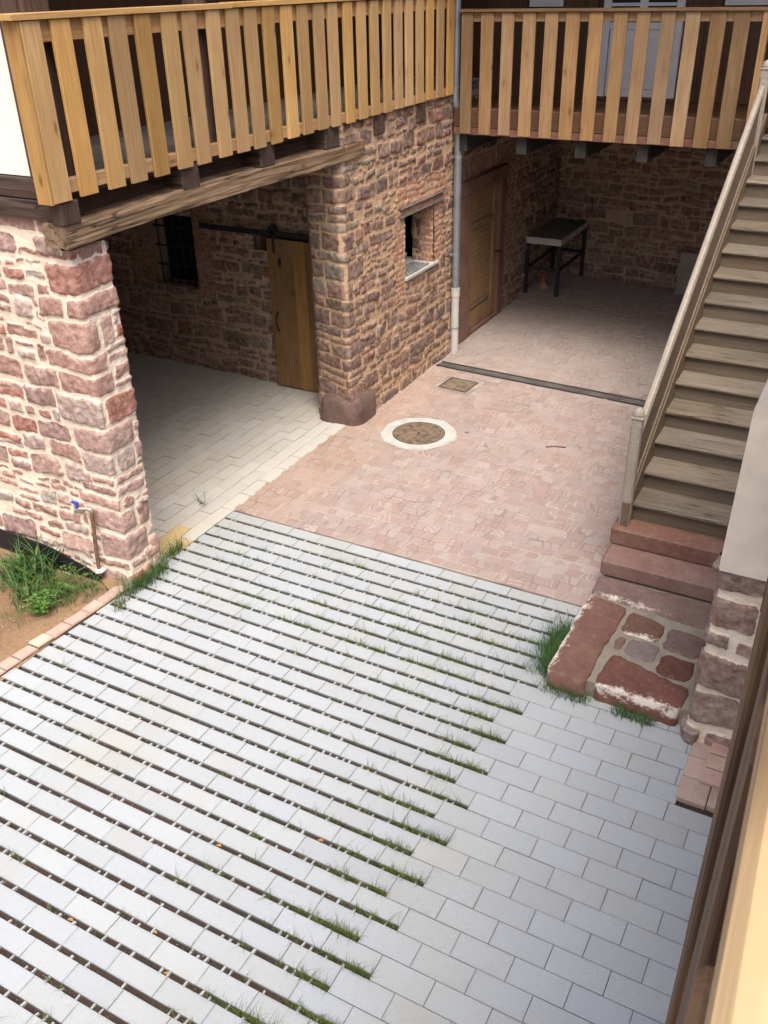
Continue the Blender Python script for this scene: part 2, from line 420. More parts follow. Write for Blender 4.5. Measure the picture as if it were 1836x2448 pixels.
for k in range(-9, 44):
    yt = row_y(k); yb = row_y(k + 1); ge = gap_end(k + 1)
    off = -1.66 if k % 2 == 0 else -1.5025
    has_gap = k < 42
    le = left_edge((yt + yb) / 2)
    xr = -.36 if yt > 4.45 else .55
    if yt > 5.14: xr = -1.40
    n0 = int(math.floor((le - off) / TL)); n1 = int(math.ceil((xr - off) / TL))
    for n in range(n0, n1):
        x0, x1 = off + n * TL, off + (n + 1) * TL
        if x1 < le + .02 or x0 > xr - .02: continue
        x0c, x1c = max(x0, le), min(x1, xr)
        g = x1 <= ge + .02
        y0 = yb + (GAP if g else .003)
        t = rng.uniform(.96, 1.03); wm = rng.uniform(-.01, .018)
        c = (t + wm, t + wm * .4, t - wm)
        if rng.random() < .05: c = (t * 1.0, t * .98, t * .95)
        j = .001
        if x0c > x0:    # cut along the slanting kerb
            poly = [(left_edge(y0) + .004, y0), (x1c - j, y0), (x1c - j, yt), (left_edge(yt) + .004, yt)]
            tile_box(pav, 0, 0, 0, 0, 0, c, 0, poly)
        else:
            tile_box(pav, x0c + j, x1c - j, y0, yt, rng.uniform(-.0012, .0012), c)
        if g and k + 1 <= 41:
            pass
    gaps.append((k + 1, left_edge(yb) + .01, min(ge, xr), yb, yb + GAP))
# concrete spacer nubs standing in the gaps
for (k, x0, x1, y0, y1) in gaps:
    if k > 36: continue
    x = x0 + rng.uniform(.02, .08)
    while x < x1 - .03:
        if rng.random() < .8:
            wd = rng.uniform(.013, .020); t = rng.uniform(.92, 1.12); z = rng.uniform(-.007, -.002); dx = rng.uniform(-.004, .004)
            yy0 = y0 + .0005; yy1 = y1 - rng.choice([.0005, .0005, .012])
            pav.add([(x, yy0, -.05), (x + wd, yy0, -.05), (x + wd, yy1, -.05), (x, yy1, -.05),
                     (x + .002, yy0, z), (x + wd - .001, yy0, z), (x + wd - .002 + dx, yy1, z - .004), (x + .003 + dx, yy1, z - .004)],
                    [(4, 5, 6, 7), (0, 1, 5, 4), (1, 2, 6, 5), (2, 3, 7, 6), (3, 0, 4, 7)], 0, (t, t * .97, t * .92))
        x += rng.choice([.052, .105, .105, .105]) * rng.uniform(.9, 1.1)
structure(put('paving', pav, M['tile']))
# soil at the bottom of the gaps
gs = MB(); nx, ny = 110, 230
X_ = np.linspace(-5.75, .6, nx); Y_ = np.linspace(-2.2, 6.1, ny); XX, YY = np.meshgrid(X_, Y_)
ZZ = -.021 + fbm(XX, YY, 9, 40, 3) * .012
gs.add(list(zip(XX.ravel(), YY.ravel(), ZZ.ravel())), [(j * nx + i, j * nx + i + 1, (j + 1) * nx + i + 1, (j + 1) * nx + i) for j in range(ny - 1) for i in range(nx - 1)])
structure(put('joint_soil', gs, M['gapsoil'], smooth=True))

# garage floor
gf = MB(); row = 0; x = -5.062
def gl_right(y): return -5.07 - .02 * max(0, y - 6.0)
while x > -10.6:
    x1 = x; x0 = x - .1583; y = 4.2 + (.158 if row % 2 else 0)
    while y < 9.3:
        t = rng.uniform(.93, 1.03); wm = rng.uniform(0, .03); c = (t + wm * .5, t, t - wm)
        yy0, yy1 = y, min(y + TL, 9.3)
        if row < 2 and 5.1 < y + .15 < 5.62 and not (row == 0 and y > 5.35): c = (1.04, .80, .48)
        if yy1 > 4.45:
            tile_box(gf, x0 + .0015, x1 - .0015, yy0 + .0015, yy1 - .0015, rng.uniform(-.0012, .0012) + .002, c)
        y += TL
    x -= .1583; row += 1
structure(put('garage_floor', gf, M['gtile']))
gb = MB(); gb.box((-10.7, 4.2, -.06), (-5.072, 9.4, -.008)); structure(put('garage_floor_bed', gb, M['gapsoil']))

# pink cobbles
def cobble_field(seed, x0, x1, y0, y1, rowd, wild, skip, grey=0.0):
    rg = random.Random(seed); V = []; Fc = []; C = []; SX = []; SA = []
    nr = int((y1 - y0) / rowd) + 1
    yb = lambda r, x: y0 + rowd * r + .045 * wild * float(vnoise(np.array([x * 1.3]), np.array([r * .31]), 60)[0])
    for r in range(nr):
        x = x0 - rg.uniform(0, .1)
        xs = []
        while x < x1: xs.append(x); x += rg.uniform(.095, .175) if rg.random() > .06 else rg.uniform(.06, .09)
        xs.append(x1)
        jit = .021 * wild
        tops = [v + rg.uniform(-jit, jit) for v in xs]; bots = [v + rg.uniform(-jit, jit) for v in xs]
        for i in range(len(xs) - 1):
            a, b_ = max(xs[i], x0), min(xs[i + 1], x1)
            if b_ - a < .04: continue
            q = [(max(bots[i], x0), yb(r, a)), (min(bots[i + 1], x1), yb(r, b_)), (min(tops[i + 1], x1), yb(r + 1, b_)), (max(tops[i], x0), yb(r + 1, a))]
            cx = sum(p[0] for p in q) / 4; cyy = sum(p[1] for p in q) / 4
            if skip(cx, cyy) or cyy > y1: continue
            parts = [q]
            if rg.random() < .34 * wild:    # split on a slant
                s1, s2 = rg.uniform(.3, .7), rg.uniform(.3, .7)
                m0 = (q[0][0] + (q[1][0] - q[0][0]) * s1, q[0][1] + (q[1][1] - q[0][1]) * s1)
                m1 = (q[3][0] + (q[2][0] - q[3][0]) * s2, q[3][1] + (q[2][1] - q[3][1]) * s2)
                parts = [[q[0], m0, m1, q[3]], [m0, q[1], q[2], m1]]
            for p4 in parts:
                cx = sum(p[0] for p in p4) / 4; cyy = sum(p[1] for p in p4) / 4
                sh = rg.uniform(.003, .006)
                # 8-gon outline with clipped, jittered corners
                out = []
                for i4 in range(4):
                    p, pn, pp = p4[i4], p4[(i4 + 1) % 4], p4[i4 - 1]
                    for o_ in (pp, pn):
                        f_ = rg.uniform(.03, .13)
                        out.append((p[0] + (o_[0] - p[0]) * f_, p[1] + (o_[1] - p[1]) * f_))
                d = [math.hypot(cx - a_, cyy - b2) + 1e-6 for a_, b2 in out]
                o1 = [(a_ + (cx - a_) * sh / d_, b2 + (cyy - b2) * sh / d_) for (a_, b2), d_ in zip(out, d)]
                o2 = [(a_ + (cx - a_) * (sh + .007) / d_, b2 + (cyy - b2) * (sh + .007) / d_) for (a_, b2), d_ in zip(out, d)]
                zt = rg.uniform(-.001, .0045); tx, ty = rg.uniform(-.03, .03), rg.uniform(-.03, .03)
                n = len(V)
                V += [(a_, b2, -.02) for a_, b2 in o1] + [(a_, b2, zt - .004 + tx * (a_ - cx) + ty * (b2 - cyy)) for a_, b2 in o1]
                V += [(a_, b2, zt + tx * (a_ - cx) + ty * (b2 - cyy)) for a_, b2 in o2]
                for k in (0, 1):
                    Fc += [(n + k * 8 + i8, n + k * 8 + (i8 + 1) % 8, n + (k + 1) * 8 + (i8 + 1) % 8, n + (k + 1) * 8 + i8) for i8 in range(8)]
                Fc.append(tuple(n + 16 + i8 for i8 in range(8)))
                base = rg.choice([(.315, .240, .214), (.322, .250, .227), (.306, .230, .204), (.320, .256, .235), (.312, .252, .234), (.295, .216, .190), (.336, .278, .256)])
                t = rg.uniform(.98, 1.09)
                gcol = (.33, .285, .255)
                c = [base[i3] * t * (1 - grey) + gcol[i3] * t * grey for i3 in range(3)]
                stain = max(0, 1 - (cx + 5.05) / .75) * (.5 + .9 * float(vnoise(np.array([cx * 2.1]), np.array([cyy * 2.1]), 77)[0] + .1)) if y0 < 9 else 0
                stain = max(0, min(.28, stain))
                c = [c[i3] * (1 - stain) + (.46, .29, .17)[i3] * stain for i3 in range(3)]
                th = rg.choice([0, math.pi / 2, rg.uniform(0, 3.14), rg.uniform(0, 3.14)])
                ph = rg.uniform(0, 6); sa = rg.choice([0, 0, 0, .06, .12, .2, .32, .55]) * (1 if wild > .5 else .35)
                allp = o1 + o1 + o2
                SX += [(a_ * math.cos(th) + b2 * math.sin(th)) + ph for a_, b2 in allp]; SA += [sa] * 24
                C += [(*c, 1)] * 24
    return V, Fc, C, SX, SA
def in_rect(x, y, a): return a[0] < x < a[1] and a[2] < y < a[3]
DR = lambda x: 10.555 - .052 * (x + 4.9)        # drain centre line
def skip_a(x, y):
    if math.hypot(x + 4.2, y - 8.46) < .40: return True
    if in_rect(x, y, (-4.63, -4.14, 9.74, 10.21)): return True
    if abs(y - DR(x)) < .13: return True
    if x > -1.44 and y < 6.9: return True
    if x < -5.12: return True
    return x < -4.98 and y > 8.35
def cob_obj(name, dat):
    V, Fc, C, SX, SA = dat
    me = bpy.data.meshes.new(name); me.from_pydata(V, [], Fc); me.materials.append(M['cobble'])
    a = me.attributes.new('col', 'FLOAT_COLOR', 'POINT'); a.data.foreach_set('color', np.array(C, dtype=np.float32).ravel())
    for nm, arr in (('sx', SX), ('sa', SA)):
        a = me.attributes.new(nm, 'FLOAT', 'POINT'); a.data.foreach_set('value', np.array(arr, dtype=np.float32))
    o = bpy.data.objects.new(name, me); COL.objects.link(o); return structure(o)
cob_obj('courtyard_cobbles', cobble_field(1, -5.09, -.4, 6.105, 10.62, .118, 1.0, skip_a))
def skip_b(x, y): return abs(y - DR(x)) < .13 or y < DR(x)
cob_obj('passage_cobbles', cobble_field(2, -5.03, .4, 10.36, 15.5, .112, .45, skip_b, .5))
cj = MB(); cj.box((-5.10, 6.10, -.06), (.6, 15.6, -.0015)); structure(put('cobble_bed', cj, M['cjoint']))

# earth bed with kerb
def grid_obj(x0, x1, y0, y1, nx, ny, fz, keep=None):
    mb = MB(); xs = np.linspace(x0, x1, nx); ys = np.linspace(y0, y1, ny); A, B = np.meshgrid(xs, ys); Z = fz(A, B)
    mb.add(list(zip(A.ravel(), B.ravel(), Z.ravel())), [(j * nx + i, j * nx + i + 1, (j + 1) * nx + i + 1, (j + 1) * nx + i) for j in range(ny - 1) for i in range(nx - 1)])
    return mb
bed = grid_obj(-10.5, -5.11, -2, 4.75, 220, 260, lambda a, b: .004 + fbm(a, b, 1.2, 20, 4) * .05 + fbm(a, b, 14, 25, 3) * .012 + np.clip((b - 3.9) * .03, 0, .05) - np.clip((a + 5.45) * .05, 0, .015))
bedo = put('earth_bed', bed, M['dirt'], smooth=True); structure(bedo)
kb = MB(); y = -2.0
while y < 4.55:
    L = rng.uniform(.13, .24); y1 = min(y + L, 4.58); t = rng.uniform(.9, 1.1)
    c = rng.choice([(.48, .35, .29), (.50, .38, .31), (.52, .41, .335), (.46, .325, .275)]); c = tuple(q * t for q in c)
    w_ = rng.uniform(.105, .13); h = rng.uniform(.025, .045); xa, xb = left_edge(y) - .003, left_edge(y1) - .003
    bv = .012; j = .002
    P = [(xa - w_, y + j), (xa, y + j), (xb, y1 - j), (xb - w_ + rng.uniform(-.008, .008), y1 - j)]
    tile_box(kb, 0, 0, 0, 0, h, c, 0, P, bev=.012, tilt=.003)
    y = y1
    if y1 >= 4.58: break
structure(put('kerb_strip', kb, plain('striped pink sandstone kerb', (1, 1, 1), .85, .2, 9, useattr=True, bump=.4)))

# ------------------------------------------------------------------ rubble masonry (height field wrapped round a plan path)
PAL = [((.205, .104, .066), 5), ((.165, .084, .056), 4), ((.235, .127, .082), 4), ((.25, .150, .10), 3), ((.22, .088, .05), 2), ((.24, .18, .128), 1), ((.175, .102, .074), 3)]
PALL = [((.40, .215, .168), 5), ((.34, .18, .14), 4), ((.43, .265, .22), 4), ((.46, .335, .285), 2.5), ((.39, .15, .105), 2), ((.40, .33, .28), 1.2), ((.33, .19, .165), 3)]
BRK = [((.46, .215, .115), 4), ((.42, .185, .10), 3), ((.48, .27, .16), 3), ((.36, .15, .10), 1.5)]
BRKD = [((.33, .145, .09), 4), ((.29, .12, .075), 3), ((.36, .19, .12), 2)]
def pick(rg, pal):
    t = rg.uniform(0, sum(p[1] for p in pal))
    for c, w_ in pal:
        t -= w_
        if t <= 0: break
    k = rg.uniform(.82, 1.14); return tuple(q * k for q in c)
def masonry(path, z0, z1, res, seed, pal=PAL, split=(.16, .25), warp=1.0, hr=(.085, .22), ar=(1.1, 2.7), joint=.013, bulge=.018, zones=(), holes=(), bat=None, brk=BRK, topline=None):
    rg = random.Random(seed)
    P = [Vector((*p, 0)) for p in path]; seg = [(P[i + 1] - P[i]).length for i in range(len(P) - 1)]; W = sum(seg); H = z1 - z0
    nu, nv = int(W / res) + 1, int(H / res) + 1
    u = np.linspace(0, W, nu); v = np.linspace(0, H, nv)
    # smoothed path
    uu = np.linspace(-.2, W + .2, 2400); cum = np.cumsum([0] + seg)
    px = np.interp(uu, cum, [p.x for p in P]); py = np.interp(uu, cum, [p.y for p in P])
    lo = uu < 0; hi = uu > W
    d_a = (P[1] - P[0]).normalized(); d_b = (P[-1] - P[-2]).normalized()
    px[lo] = P[0].x + d_a.x * uu[lo]; py[lo] = P[0].y + d_a.y * uu[lo]
    px[hi] = P[-1].x + d_b.x * (uu[hi] - W); py[hi] = P[-1].y + d_b.y * (uu[hi] - W)
    sg = max(1, int(.022 / (uu[1] - uu[0]))); ker = np.exp(-.5 * (np.arange(-3 * sg, 3 * sg + 1) / sg) ** 2); ker /= ker.sum()
    pxs = np.convolve(np.pad(px, 3 * sg, mode='edge'), ker, 'valid'); pys = np.convolve(np.pad(py, 3 * sg, mode='edge'), ker, 'valid')
    tx = np.gradient(pxs, uu); ty = np.gradient(pys, uu); ln = np.hypot(tx, ty); tx /= ln; ty /= ln
    bx, by = np.interp(u, uu, pxs), np.interp(u, uu, pys); nxn, nyn = np.interp(u, uu, ty), -np.interp(u, uu, tx)
    U, V = np.meshgrid(u, v)
    wu = U + (fbm(U, V, 4.5, seed, 3) * .034 + fbm(U, V, 17, seed + 5, 2) * .015) * warp + fbm(U, V, 45, seed + 6, 2) * .006
    wv = V + (fbm(U, V, 3.2, seed + 9, 3) * .036 + fbm(U, V, 19, seed + 14, 2) * .014) * warp + fbm(U, V, 48, seed + 16, 2) * .006
    stones = []
    vv = -rg.uniform(0, .05)
    while vv < H + .05:
        h = rg.uniform(*hr); uu_ = -rg.uniform(0, .2)
        if rg.random() < .2: h = rg.uniform(hr[0] * .6, hr[0])
        while uu_ < W + .05:
            w_ = h * rg.uniform(*ar); w_ = min(max(w_, .07), .46)
            rects = [(uu_, vv, w_, h)]
            r_ = rg.random()
            if r_ < split[0] and h > .12:
                s_ = rg.uniform(.35, .65); rects = [(uu_, vv, w_, h * s_), (uu_, vv + h * s_, w_, h * (1 - s_))]
            elif r_ < split[1] and h > .12:
                s_ = rg.uniform(.3, .7); q = rg.uniform(.35, .65)
                rects = [(uu_, vv, w_ * s_, h), (uu_ + w_ * s_, vv, w_ * (1 - s_), h * q), (uu_ + w_ * s_, vv + h * q, w_ * (1 - s_), h * (1 - q))]
            for (a, b_, c, d) in rects:
                if rg.random() < .035: continue
                col = pick(rg, pal)
                if c < .13 and d < .09 and rg.random() < .3: col = pick(rg, brk)
                stones.append((a + c / 2 + rg.gauss(0, .008), b_ + d / 2 + rg.gauss(0, .01), max(.015, c / 2 - joint * rg.uniform(.6, 1.3)), max(.012, d / 2 - joint * rg.uniform(.6, 1.6)),
                               rg.uniform(.15, .55), rg.gauss(0, .05), col, rg.uniform(-.4, 1) * bulge, rg.gauss(0, .08), rg.gauss(0, .10), None))
            uu_ += w_
        vv += h
    zmask = np.full(U.shape, -1)
    for zi, z in enumerate(zones):
        (a, b_, c, d) = z[0]; bh, bw = z[1], z[2]; vv = c; r = 0; quo = len(z) > 4
        while vv < d:
            bh = z[1] * (rg.uniform(.55, 1.6) if quo else 1)
            b_ = z[0][1] + (rg.uniform(-1, 1) * z[4] if quo else 0); a = z[0][0] - (rg.uniform(0, 1) * z[4] if quo else 0)
            zmask[(wu > a) & (wu < b_) & (wv > vv) & (wv <= min(d, vv + bh))] = zi
            x = a - (0 if quo else bw * .5 if r % 2 else 0)
            while x < b_ - .02:
                w_ = bw * (rg.uniform(.6, 1.7) if quo else rg.uniform(.75, 1.15)); w_ = b_ - x if quo and x + w_ > b_ - .12 else w_
                stones.append((x + w_ / 2, vv + bh / 2, max(.01, w_ / 2 - ((z[5] if len(z) > 5 else .012) if quo else .006)), max(.01, bh / 2 - ((z[5] if len(z) > 5 else .012) if quo else .006)), .25, rg.gauss(0, .02), pick(rg, z[3] if len(z) > 3 else brk), rg.uniform(-.2, .7) * bulge if quo else rg.uniform(-.4, .1) * bulge, 0, rg.gauss(0, .03), zi))
                x += w_
            vv += bh; r += 1
    sd = np.full(U.shape, -.05); hgt = np.zeros(U.shape); scol = np.zeros((*U.shape, 3)); scol[:] = pal[0][0]
    near = np.full(U.shape, -9.0)
    for (cx, cyy, hx, hy, rf, rot, col, off, t1, t2, zi) in stones:
        m = .07
        i0, i1 = np.searchsorted(u, [cx - hx - m - .03, cx + hx + m + .03]); j0, j1 = np.searchsorted(v, [cyy - hy - m - .03, cyy + hy + m + .03])
        if i1 <= i0 or j1 <= j0: continue
        sl = (slice(j0, j1), slice(i0, i1))
        a = wu[sl] - cx; b_ = wv[sl] - cyy
        ca, sa = math.cos(rot), math.sin(rot); a, b_ = a * ca + b_ * sa, -a * sa + b_ * ca
        rad = rf * min(hx, hy)
        qx = np.abs(a) - hx + rad; qy = np.abs(b_) - hy + rad
        s_ = -(np.hypot(np.maximum(qx, 0), np.maximum(qy, 0)) + np.minimum(np.maximum(qx, qy), 0) - rad)
        ok = (zmask[sl] == (zi if zi is not None else -1))
        better = ok & (s_ > near[sl])
        near[sl] = np.where(better, s_, near[sl])
        hh = np.where(s_ > 0, (1 - np.exp(-np.maximum(s_, 0) / .0055)) * (bulge * .7 + off) + np.minimum(s_, .05) * .05 + (t1 * a + t2 * b_) * np.clip(s_ / .02, 0, 1), 0)
        hgt[sl] = np.where(better, hh, hgt[sl])
        for q in range(3): scol[sl][..., q] = np.where(better, col[q], scol[sl][..., q])
    sd = np.clip(near, -.05, .2)
    ins = np.clip(sd / .012, 0, 1)
    hgt = hgt + ins * ((.25 - np.abs(fbm(U, V, 8, seed + 31, 4))) * bulge * .8 + fbm(U, V, 19, seed + 34, 3) * .009 + fbm(U, V, 48, seed + 36, 2) * .006) + (1 - ins) * (fbm(U, V, 30, seed + 41, 3) * .006)
    if bat is not None:
        hgt = hgt + bat(U, V)
    X = bx[None, :] + nxn[None, :] * hgt; Y = by[None, :] + nyn[None, :] * hgt; Z = z0 + V
    idx = np.arange(nu * nv).reshape(nv, nu)
    q = np.stack([idx[:-1, :-1], idx[:-1, 1:], idx[1:, 1:], idx[1:, :-1]], -1).reshape(-1, 4)
    uc = (U[:-1, :-1] + res / 2).ravel(); vc = (V[:-1, :-1] + res / 2).ravel(); keep = np.ones(len(q), bool)
    for (a, b_, c, d) in holes: keep &= ~((uc > a) & (uc < b_) & (vc > c) & (vc < d))
    if topline is not None: keep &= vc < topline(uc)
    return np.stack([X.ravel(), Y.ravel(), Z.ravel()], 1), q[keep], sd.ravel(), scol.reshape(-1, 3)

def wall_mesh(name, chunks, mat, parent=None, cores=(), loc=(0, 0, 0)):
    """chunks from masonry(); cores are plain boxes hidden behind the faces"""
    vs, fs, sds, cs = [], [], [], []; n = 0
    for (v, f, s_, c) in chunks:
        vs.append(v); fs.append(f + n); sds.append(s_); cs.append(c); n += len(v)
    for (a, b_) in cores:
        x0, y0, z0 = a; x1, y1, z1 = b_
        v = np.array([(x, y, z) for x in (x0, x1) for y in (y0, y1) for z in (z0, z1)], float)
        f = np.array([(0, 1, 3, 2), (4, 6, 7, 5), (0, 4, 5, 1), (2, 3, 7, 6), (0, 2, 6, 4), (1, 5, 7, 3)])
        vs.append(v); fs.append(f + n); sds.append(np.full(8, -.04)); cs.append(np.full((8, 3), .25)); n += 8
    V = np.concatenate(vs); Fq = np.concatenate(fs); sd = np.concatenate(sds); C = np.concatenate(cs)
    V = V - np.array(loc)
    me = bpy.data.meshes.new(name)
    me.vertices.add(len(V)); me.vertices.foreach_set('co', V.astype(np.float32).ravel())
    me.loops.add(len(Fq) * 4); me.loops.foreach_set('vertex_index', Fq.astype(np.int32).ravel())
    me.polygons.add(len(Fq)); me.polygons.foreach_set('loop_start', np.arange(0, len(Fq) * 4, 4, dtype=np.int32))
    me.update(calc_edges=True); me.validate()
    me.materials.append(mat)
    a = me.attributes.new('sd', 'FLOAT', 'POINT'); a.data.foreach_set('value', sd.astype(np.float32))
    a = me.attributes.new('scol', 'FLOAT_COLOR', 'POINT'); a.data.foreach_set('color', np.concatenate([C, np.ones((len(C), 1))], 1).astype(np.float32).ravel())
    ncore = len(cores) * 6
    sm = np.ones(len(Fq), bool); 
    if ncore: sm[-ncore:] = False
    me.polygons.foreach_set('use_smooth', sm)
    o = bpy.data.objects.new(name, me); COL.objects.link(o)
    base = origin_of(parent) if parent else Vector((0, 0, 0))
    o.location = Vector(loc) - base; o.parent = parent
    return o

# left pier of the carriage opening
def bat_l(U, V): return .018 * np.exp(-(V / .35) ** 2) + .015 * np.sin(V * 2.1 + U)
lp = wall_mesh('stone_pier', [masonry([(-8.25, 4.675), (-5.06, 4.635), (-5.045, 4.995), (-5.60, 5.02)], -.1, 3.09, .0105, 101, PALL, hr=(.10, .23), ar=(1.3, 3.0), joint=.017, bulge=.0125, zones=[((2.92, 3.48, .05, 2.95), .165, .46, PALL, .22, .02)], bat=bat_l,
        topline=lambda u: np.where((u > 3.12) & (u < 3.7), 2.99, 3.2))],
        M['wall_light'], cores=[((-10.6, 4.68, -.1), (-5.12, 4.97, 3.06))], loc=(-5.5, 4.8, 0))
tag(lp, 'pale red sandstone pier with thick cream mortar beside the earth bed', 'stone wall')

# right pier and facade with the small window: one wall, with lintel, sill, brick jambs and a corner stone as parts
fac = thing('stone_wall', 'brown rubble stone wall with a small brick framed opening beside the downpipe', 'stone wall', (-5.2, 9.5, 0))
pth = [(-5.52, 9.0), (-5.525, 8.47), (-5.0, 8.335), (-4.995, 11.08)]
s1 = .53; s2 = s1 + .542; U0 = s2 - 8.335          # u = U0 + Y on the facade
hole = (U0 + 9.70, U0 + 10.49, 1.47, 2.20)
zn = [((s1 - .04, s2 + .22, .02, 2.95), .135, .34, PAL, .17), ((U0 + 9.42, U0 + 9.72, 1.20, 2.42), .066, .17), ((U0 + 9.5, U0 + 10.9, 2.14, 2.58), .078, .20), ((U0 + 10.47, U0 + 10.72, 1.45, 2.4), .066, .16)]
def bat_r(U, V): return .02 * np.exp(-(V / .4) ** 2) + .10 * np.clip((V - .3) / 2.6, 0, 1) * np.clip((s2 + .03 - U) / .06, 0, 1) * np.clip((U - s1 + .02) / .1, 0, 1)
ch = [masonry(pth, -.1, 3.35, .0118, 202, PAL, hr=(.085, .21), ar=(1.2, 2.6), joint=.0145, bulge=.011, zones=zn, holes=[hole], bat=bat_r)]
ch.append(masonry([(-5.30, 10.50), (-5.0, 10.485)], 1.3, 2.2, .012, 207, PAL, zones=[((.12, .6, 0, .9), .066, .15)], bulge=.012))     # reveal, right
ch.append(masonry([(-5.0, 9.695), (-5.55, 9.68)], 1.3, 2.2, .02, 208, PAL, bulge=.01))
fw_ = wall_mesh('masonry', ch, M['wall_tan'], fac, cores=[((-5.5, 8.5, -.1), (-5.06, 9.66, 3.3)), ((-5.5, 9.66, -.1), (-5.06, 10.52, 1.34)), ((-5.5, 9.66, 2.22), (-5.06, 10.52, 3.3)), ((-5.28, 10.52, -.1), (-5.06, 11.05, 3.3))], loc=(-5.2, 9.5, 0))
mb = MB(); mb.box((-5.50, 9.68, 1.345), (-4.965, 10.60, 1.385), .006); put('window_sill', mb, M['concrete'], fac)
mb = MB()       # steel I-beam lintel
mb.box((-5.30, 9.56, 2.205), (-4.955, 10.74, 2.217), .002); mb.box((-5.14, 9.56, 2.125), (-5.12, 10.74, 2.2055)); mb.box((-5.30, 9.56, 2.112), (-4.955, 10.74, 2.1245), .002)
put('lintel', mb, M['steel'], fac)
# worn corner stone
def boulder(a, b_, e, amp, seed, n=26):
    mb = MB(); c = [(a[i] + b_[i]) / 2 for i in range(3)]; h = [(b_[i] - a[i]) / 2 for i in range(3)]
    sp = lambda v: math.copysign(abs(v) ** e, v); vs = []; fs = []
    for i in range(n + 1):
        t = -math.pi / 2 + math.pi * i / n
        for k in range(2 * n):
            p = math.pi * k / n
            q = (sp(math.cos(t)) * sp(math.cos(p)), sp(math.cos(t)) * sp(math.sin(p)), sp(math.sin(t)))
            d = 1 + amp * float(fbm(np.array([q[0] * 1.3 + q[2]]), np.array([q[1] * 1.3 - q[2] * .7]), 1.2, seed, 4)[0])
            vs.append((c[0] + h[0] * q[0] * d, c[1] + h[1] * q[1] * d, c[2] + h[2] * q[2] * d))
    for i in range(n):
        for k in range(2 * n): fs.append((i * 2 * n + k, i * 2 * n + (k + 1) % (2 * n), (i + 1) * 2 * n + (k + 1) % (2 * n), (i + 1) * 2 * n + k))
    mb.add(vs, fs, 0, (.27, .165, .135)); return mb
put('corner_stone', boulder((-5.45, 8.27, -.20), (-4.905, 8.82, .35), .46, .16, 91), M['redattr'], fac, smooth=True)

# junk on the sill
sg = thing('metal_grille', 'galvanised slatted metal grille lying on the sill of the small opening', 'grille', (-5.1, 10.05, 1.386))
mb = MB(); mb.box((-5.22, 9.74, 1.387), (-5.19, 10.34, 1.41)); mb.box((-5.02, 9.74, 1.387), (-4.99, 10.34, 1.41)); put('frame', mb, M['galv'], sg)
mb = MB()
for i in range(9): mb.box((-5.19, 9.75 + i * .068, 1.392), (-5.02, 9.785 + i * .068, 1.407), 0, M=None)
put('slats', mb, M['galv'], sg)
mb = MB(); rg = random.Random(5)
for i in range(5):
    r = rg.uniform(.09, .15); c = (-5.33 + rg.uniform(-.03, .03), 10.08 + rg.uniform(-.05, .05)); t1, t2 = rg.uniform(-.3, .3), rg.uniform(-.2, .5)
    mb.tube([(c[0] + r * .7 * math.cos(a), c[1] + r * 1.3 * math.sin(a), 1.44 + .03 * i * .5 + t1 * .1 * math.cos(a) + t2 * .12 * (1 + math.sin(a))) for a in [2 * math.pi * k / 26 for k in range(27)]], .010, 6, cap=False)
tag(put('cable_coil', mb, M['rope'], smooth=True), 'loose coil of pale grey cable on the sill of the small opening', 'cable')

# garage interior
gw = thing('garage_wall', 'dark rubble stone wall inside the open garage behind the sliding plank door', 'stone wall', (-8, 9.06, 0))
gpath = [(-10.6, 9.13), (-5.6, 9.03)]
gh = (10.6 - 8.40, 10.6 - 7.66, 1.17, 2.1)
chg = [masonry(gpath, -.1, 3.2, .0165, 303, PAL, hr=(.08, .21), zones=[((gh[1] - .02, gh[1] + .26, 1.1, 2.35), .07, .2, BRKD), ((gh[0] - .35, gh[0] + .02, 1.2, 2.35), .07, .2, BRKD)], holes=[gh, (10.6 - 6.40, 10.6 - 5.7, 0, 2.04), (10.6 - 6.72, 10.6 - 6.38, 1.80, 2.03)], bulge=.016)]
wall_mesh('masonry', chg, M['wall_grey'], gw, cores=[((-10.6, 9.2, -.1), (-8.42, 9.5, 3.2)), ((-7.63, 9.2, -.1), (-6.74, 9.5, 3.2)), ((-8.42, 9.2, -.1), (-7.63, 9.5, 1.06)), ((-8.42, 9.2, 2.0), (-7.63, 9.5, 3.2)), ((-6.9, 9.2, 1.96), (-5.6, 9.5, 3.2))], loc=(-8, 9.06, 0))
wi = MB(); wi.box((-8.42, 9.42, 1.05), (-7.63, 9.45, 2.02)); wn = put('window_pane', wi, M['glass'], gw)
mb = MB()
for i in range(6): mb.tube([(-8.36 + i * .13, 9.2, 1.06), (-8.36 + i * .13, 9.2, 2.01)], .009, 6)
for z in (1.3, 1.55, 1.8): mb.box((-8.42, 9.19, z), (-7.64, 9.21, z + .02))
put('window_grille', mb, M['iron'], gw)
gr = MB()
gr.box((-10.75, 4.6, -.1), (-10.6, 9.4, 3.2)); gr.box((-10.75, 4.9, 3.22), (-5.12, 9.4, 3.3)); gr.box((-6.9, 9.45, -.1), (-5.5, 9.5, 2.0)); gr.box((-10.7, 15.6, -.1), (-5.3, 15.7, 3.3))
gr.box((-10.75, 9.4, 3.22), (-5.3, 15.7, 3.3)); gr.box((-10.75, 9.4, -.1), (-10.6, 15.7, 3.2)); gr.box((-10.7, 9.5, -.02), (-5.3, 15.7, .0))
tag(put('garage_ceiling', gr, M['void']), 'unlit dark ceiling and rear walls of the open garage', 'ceiling')
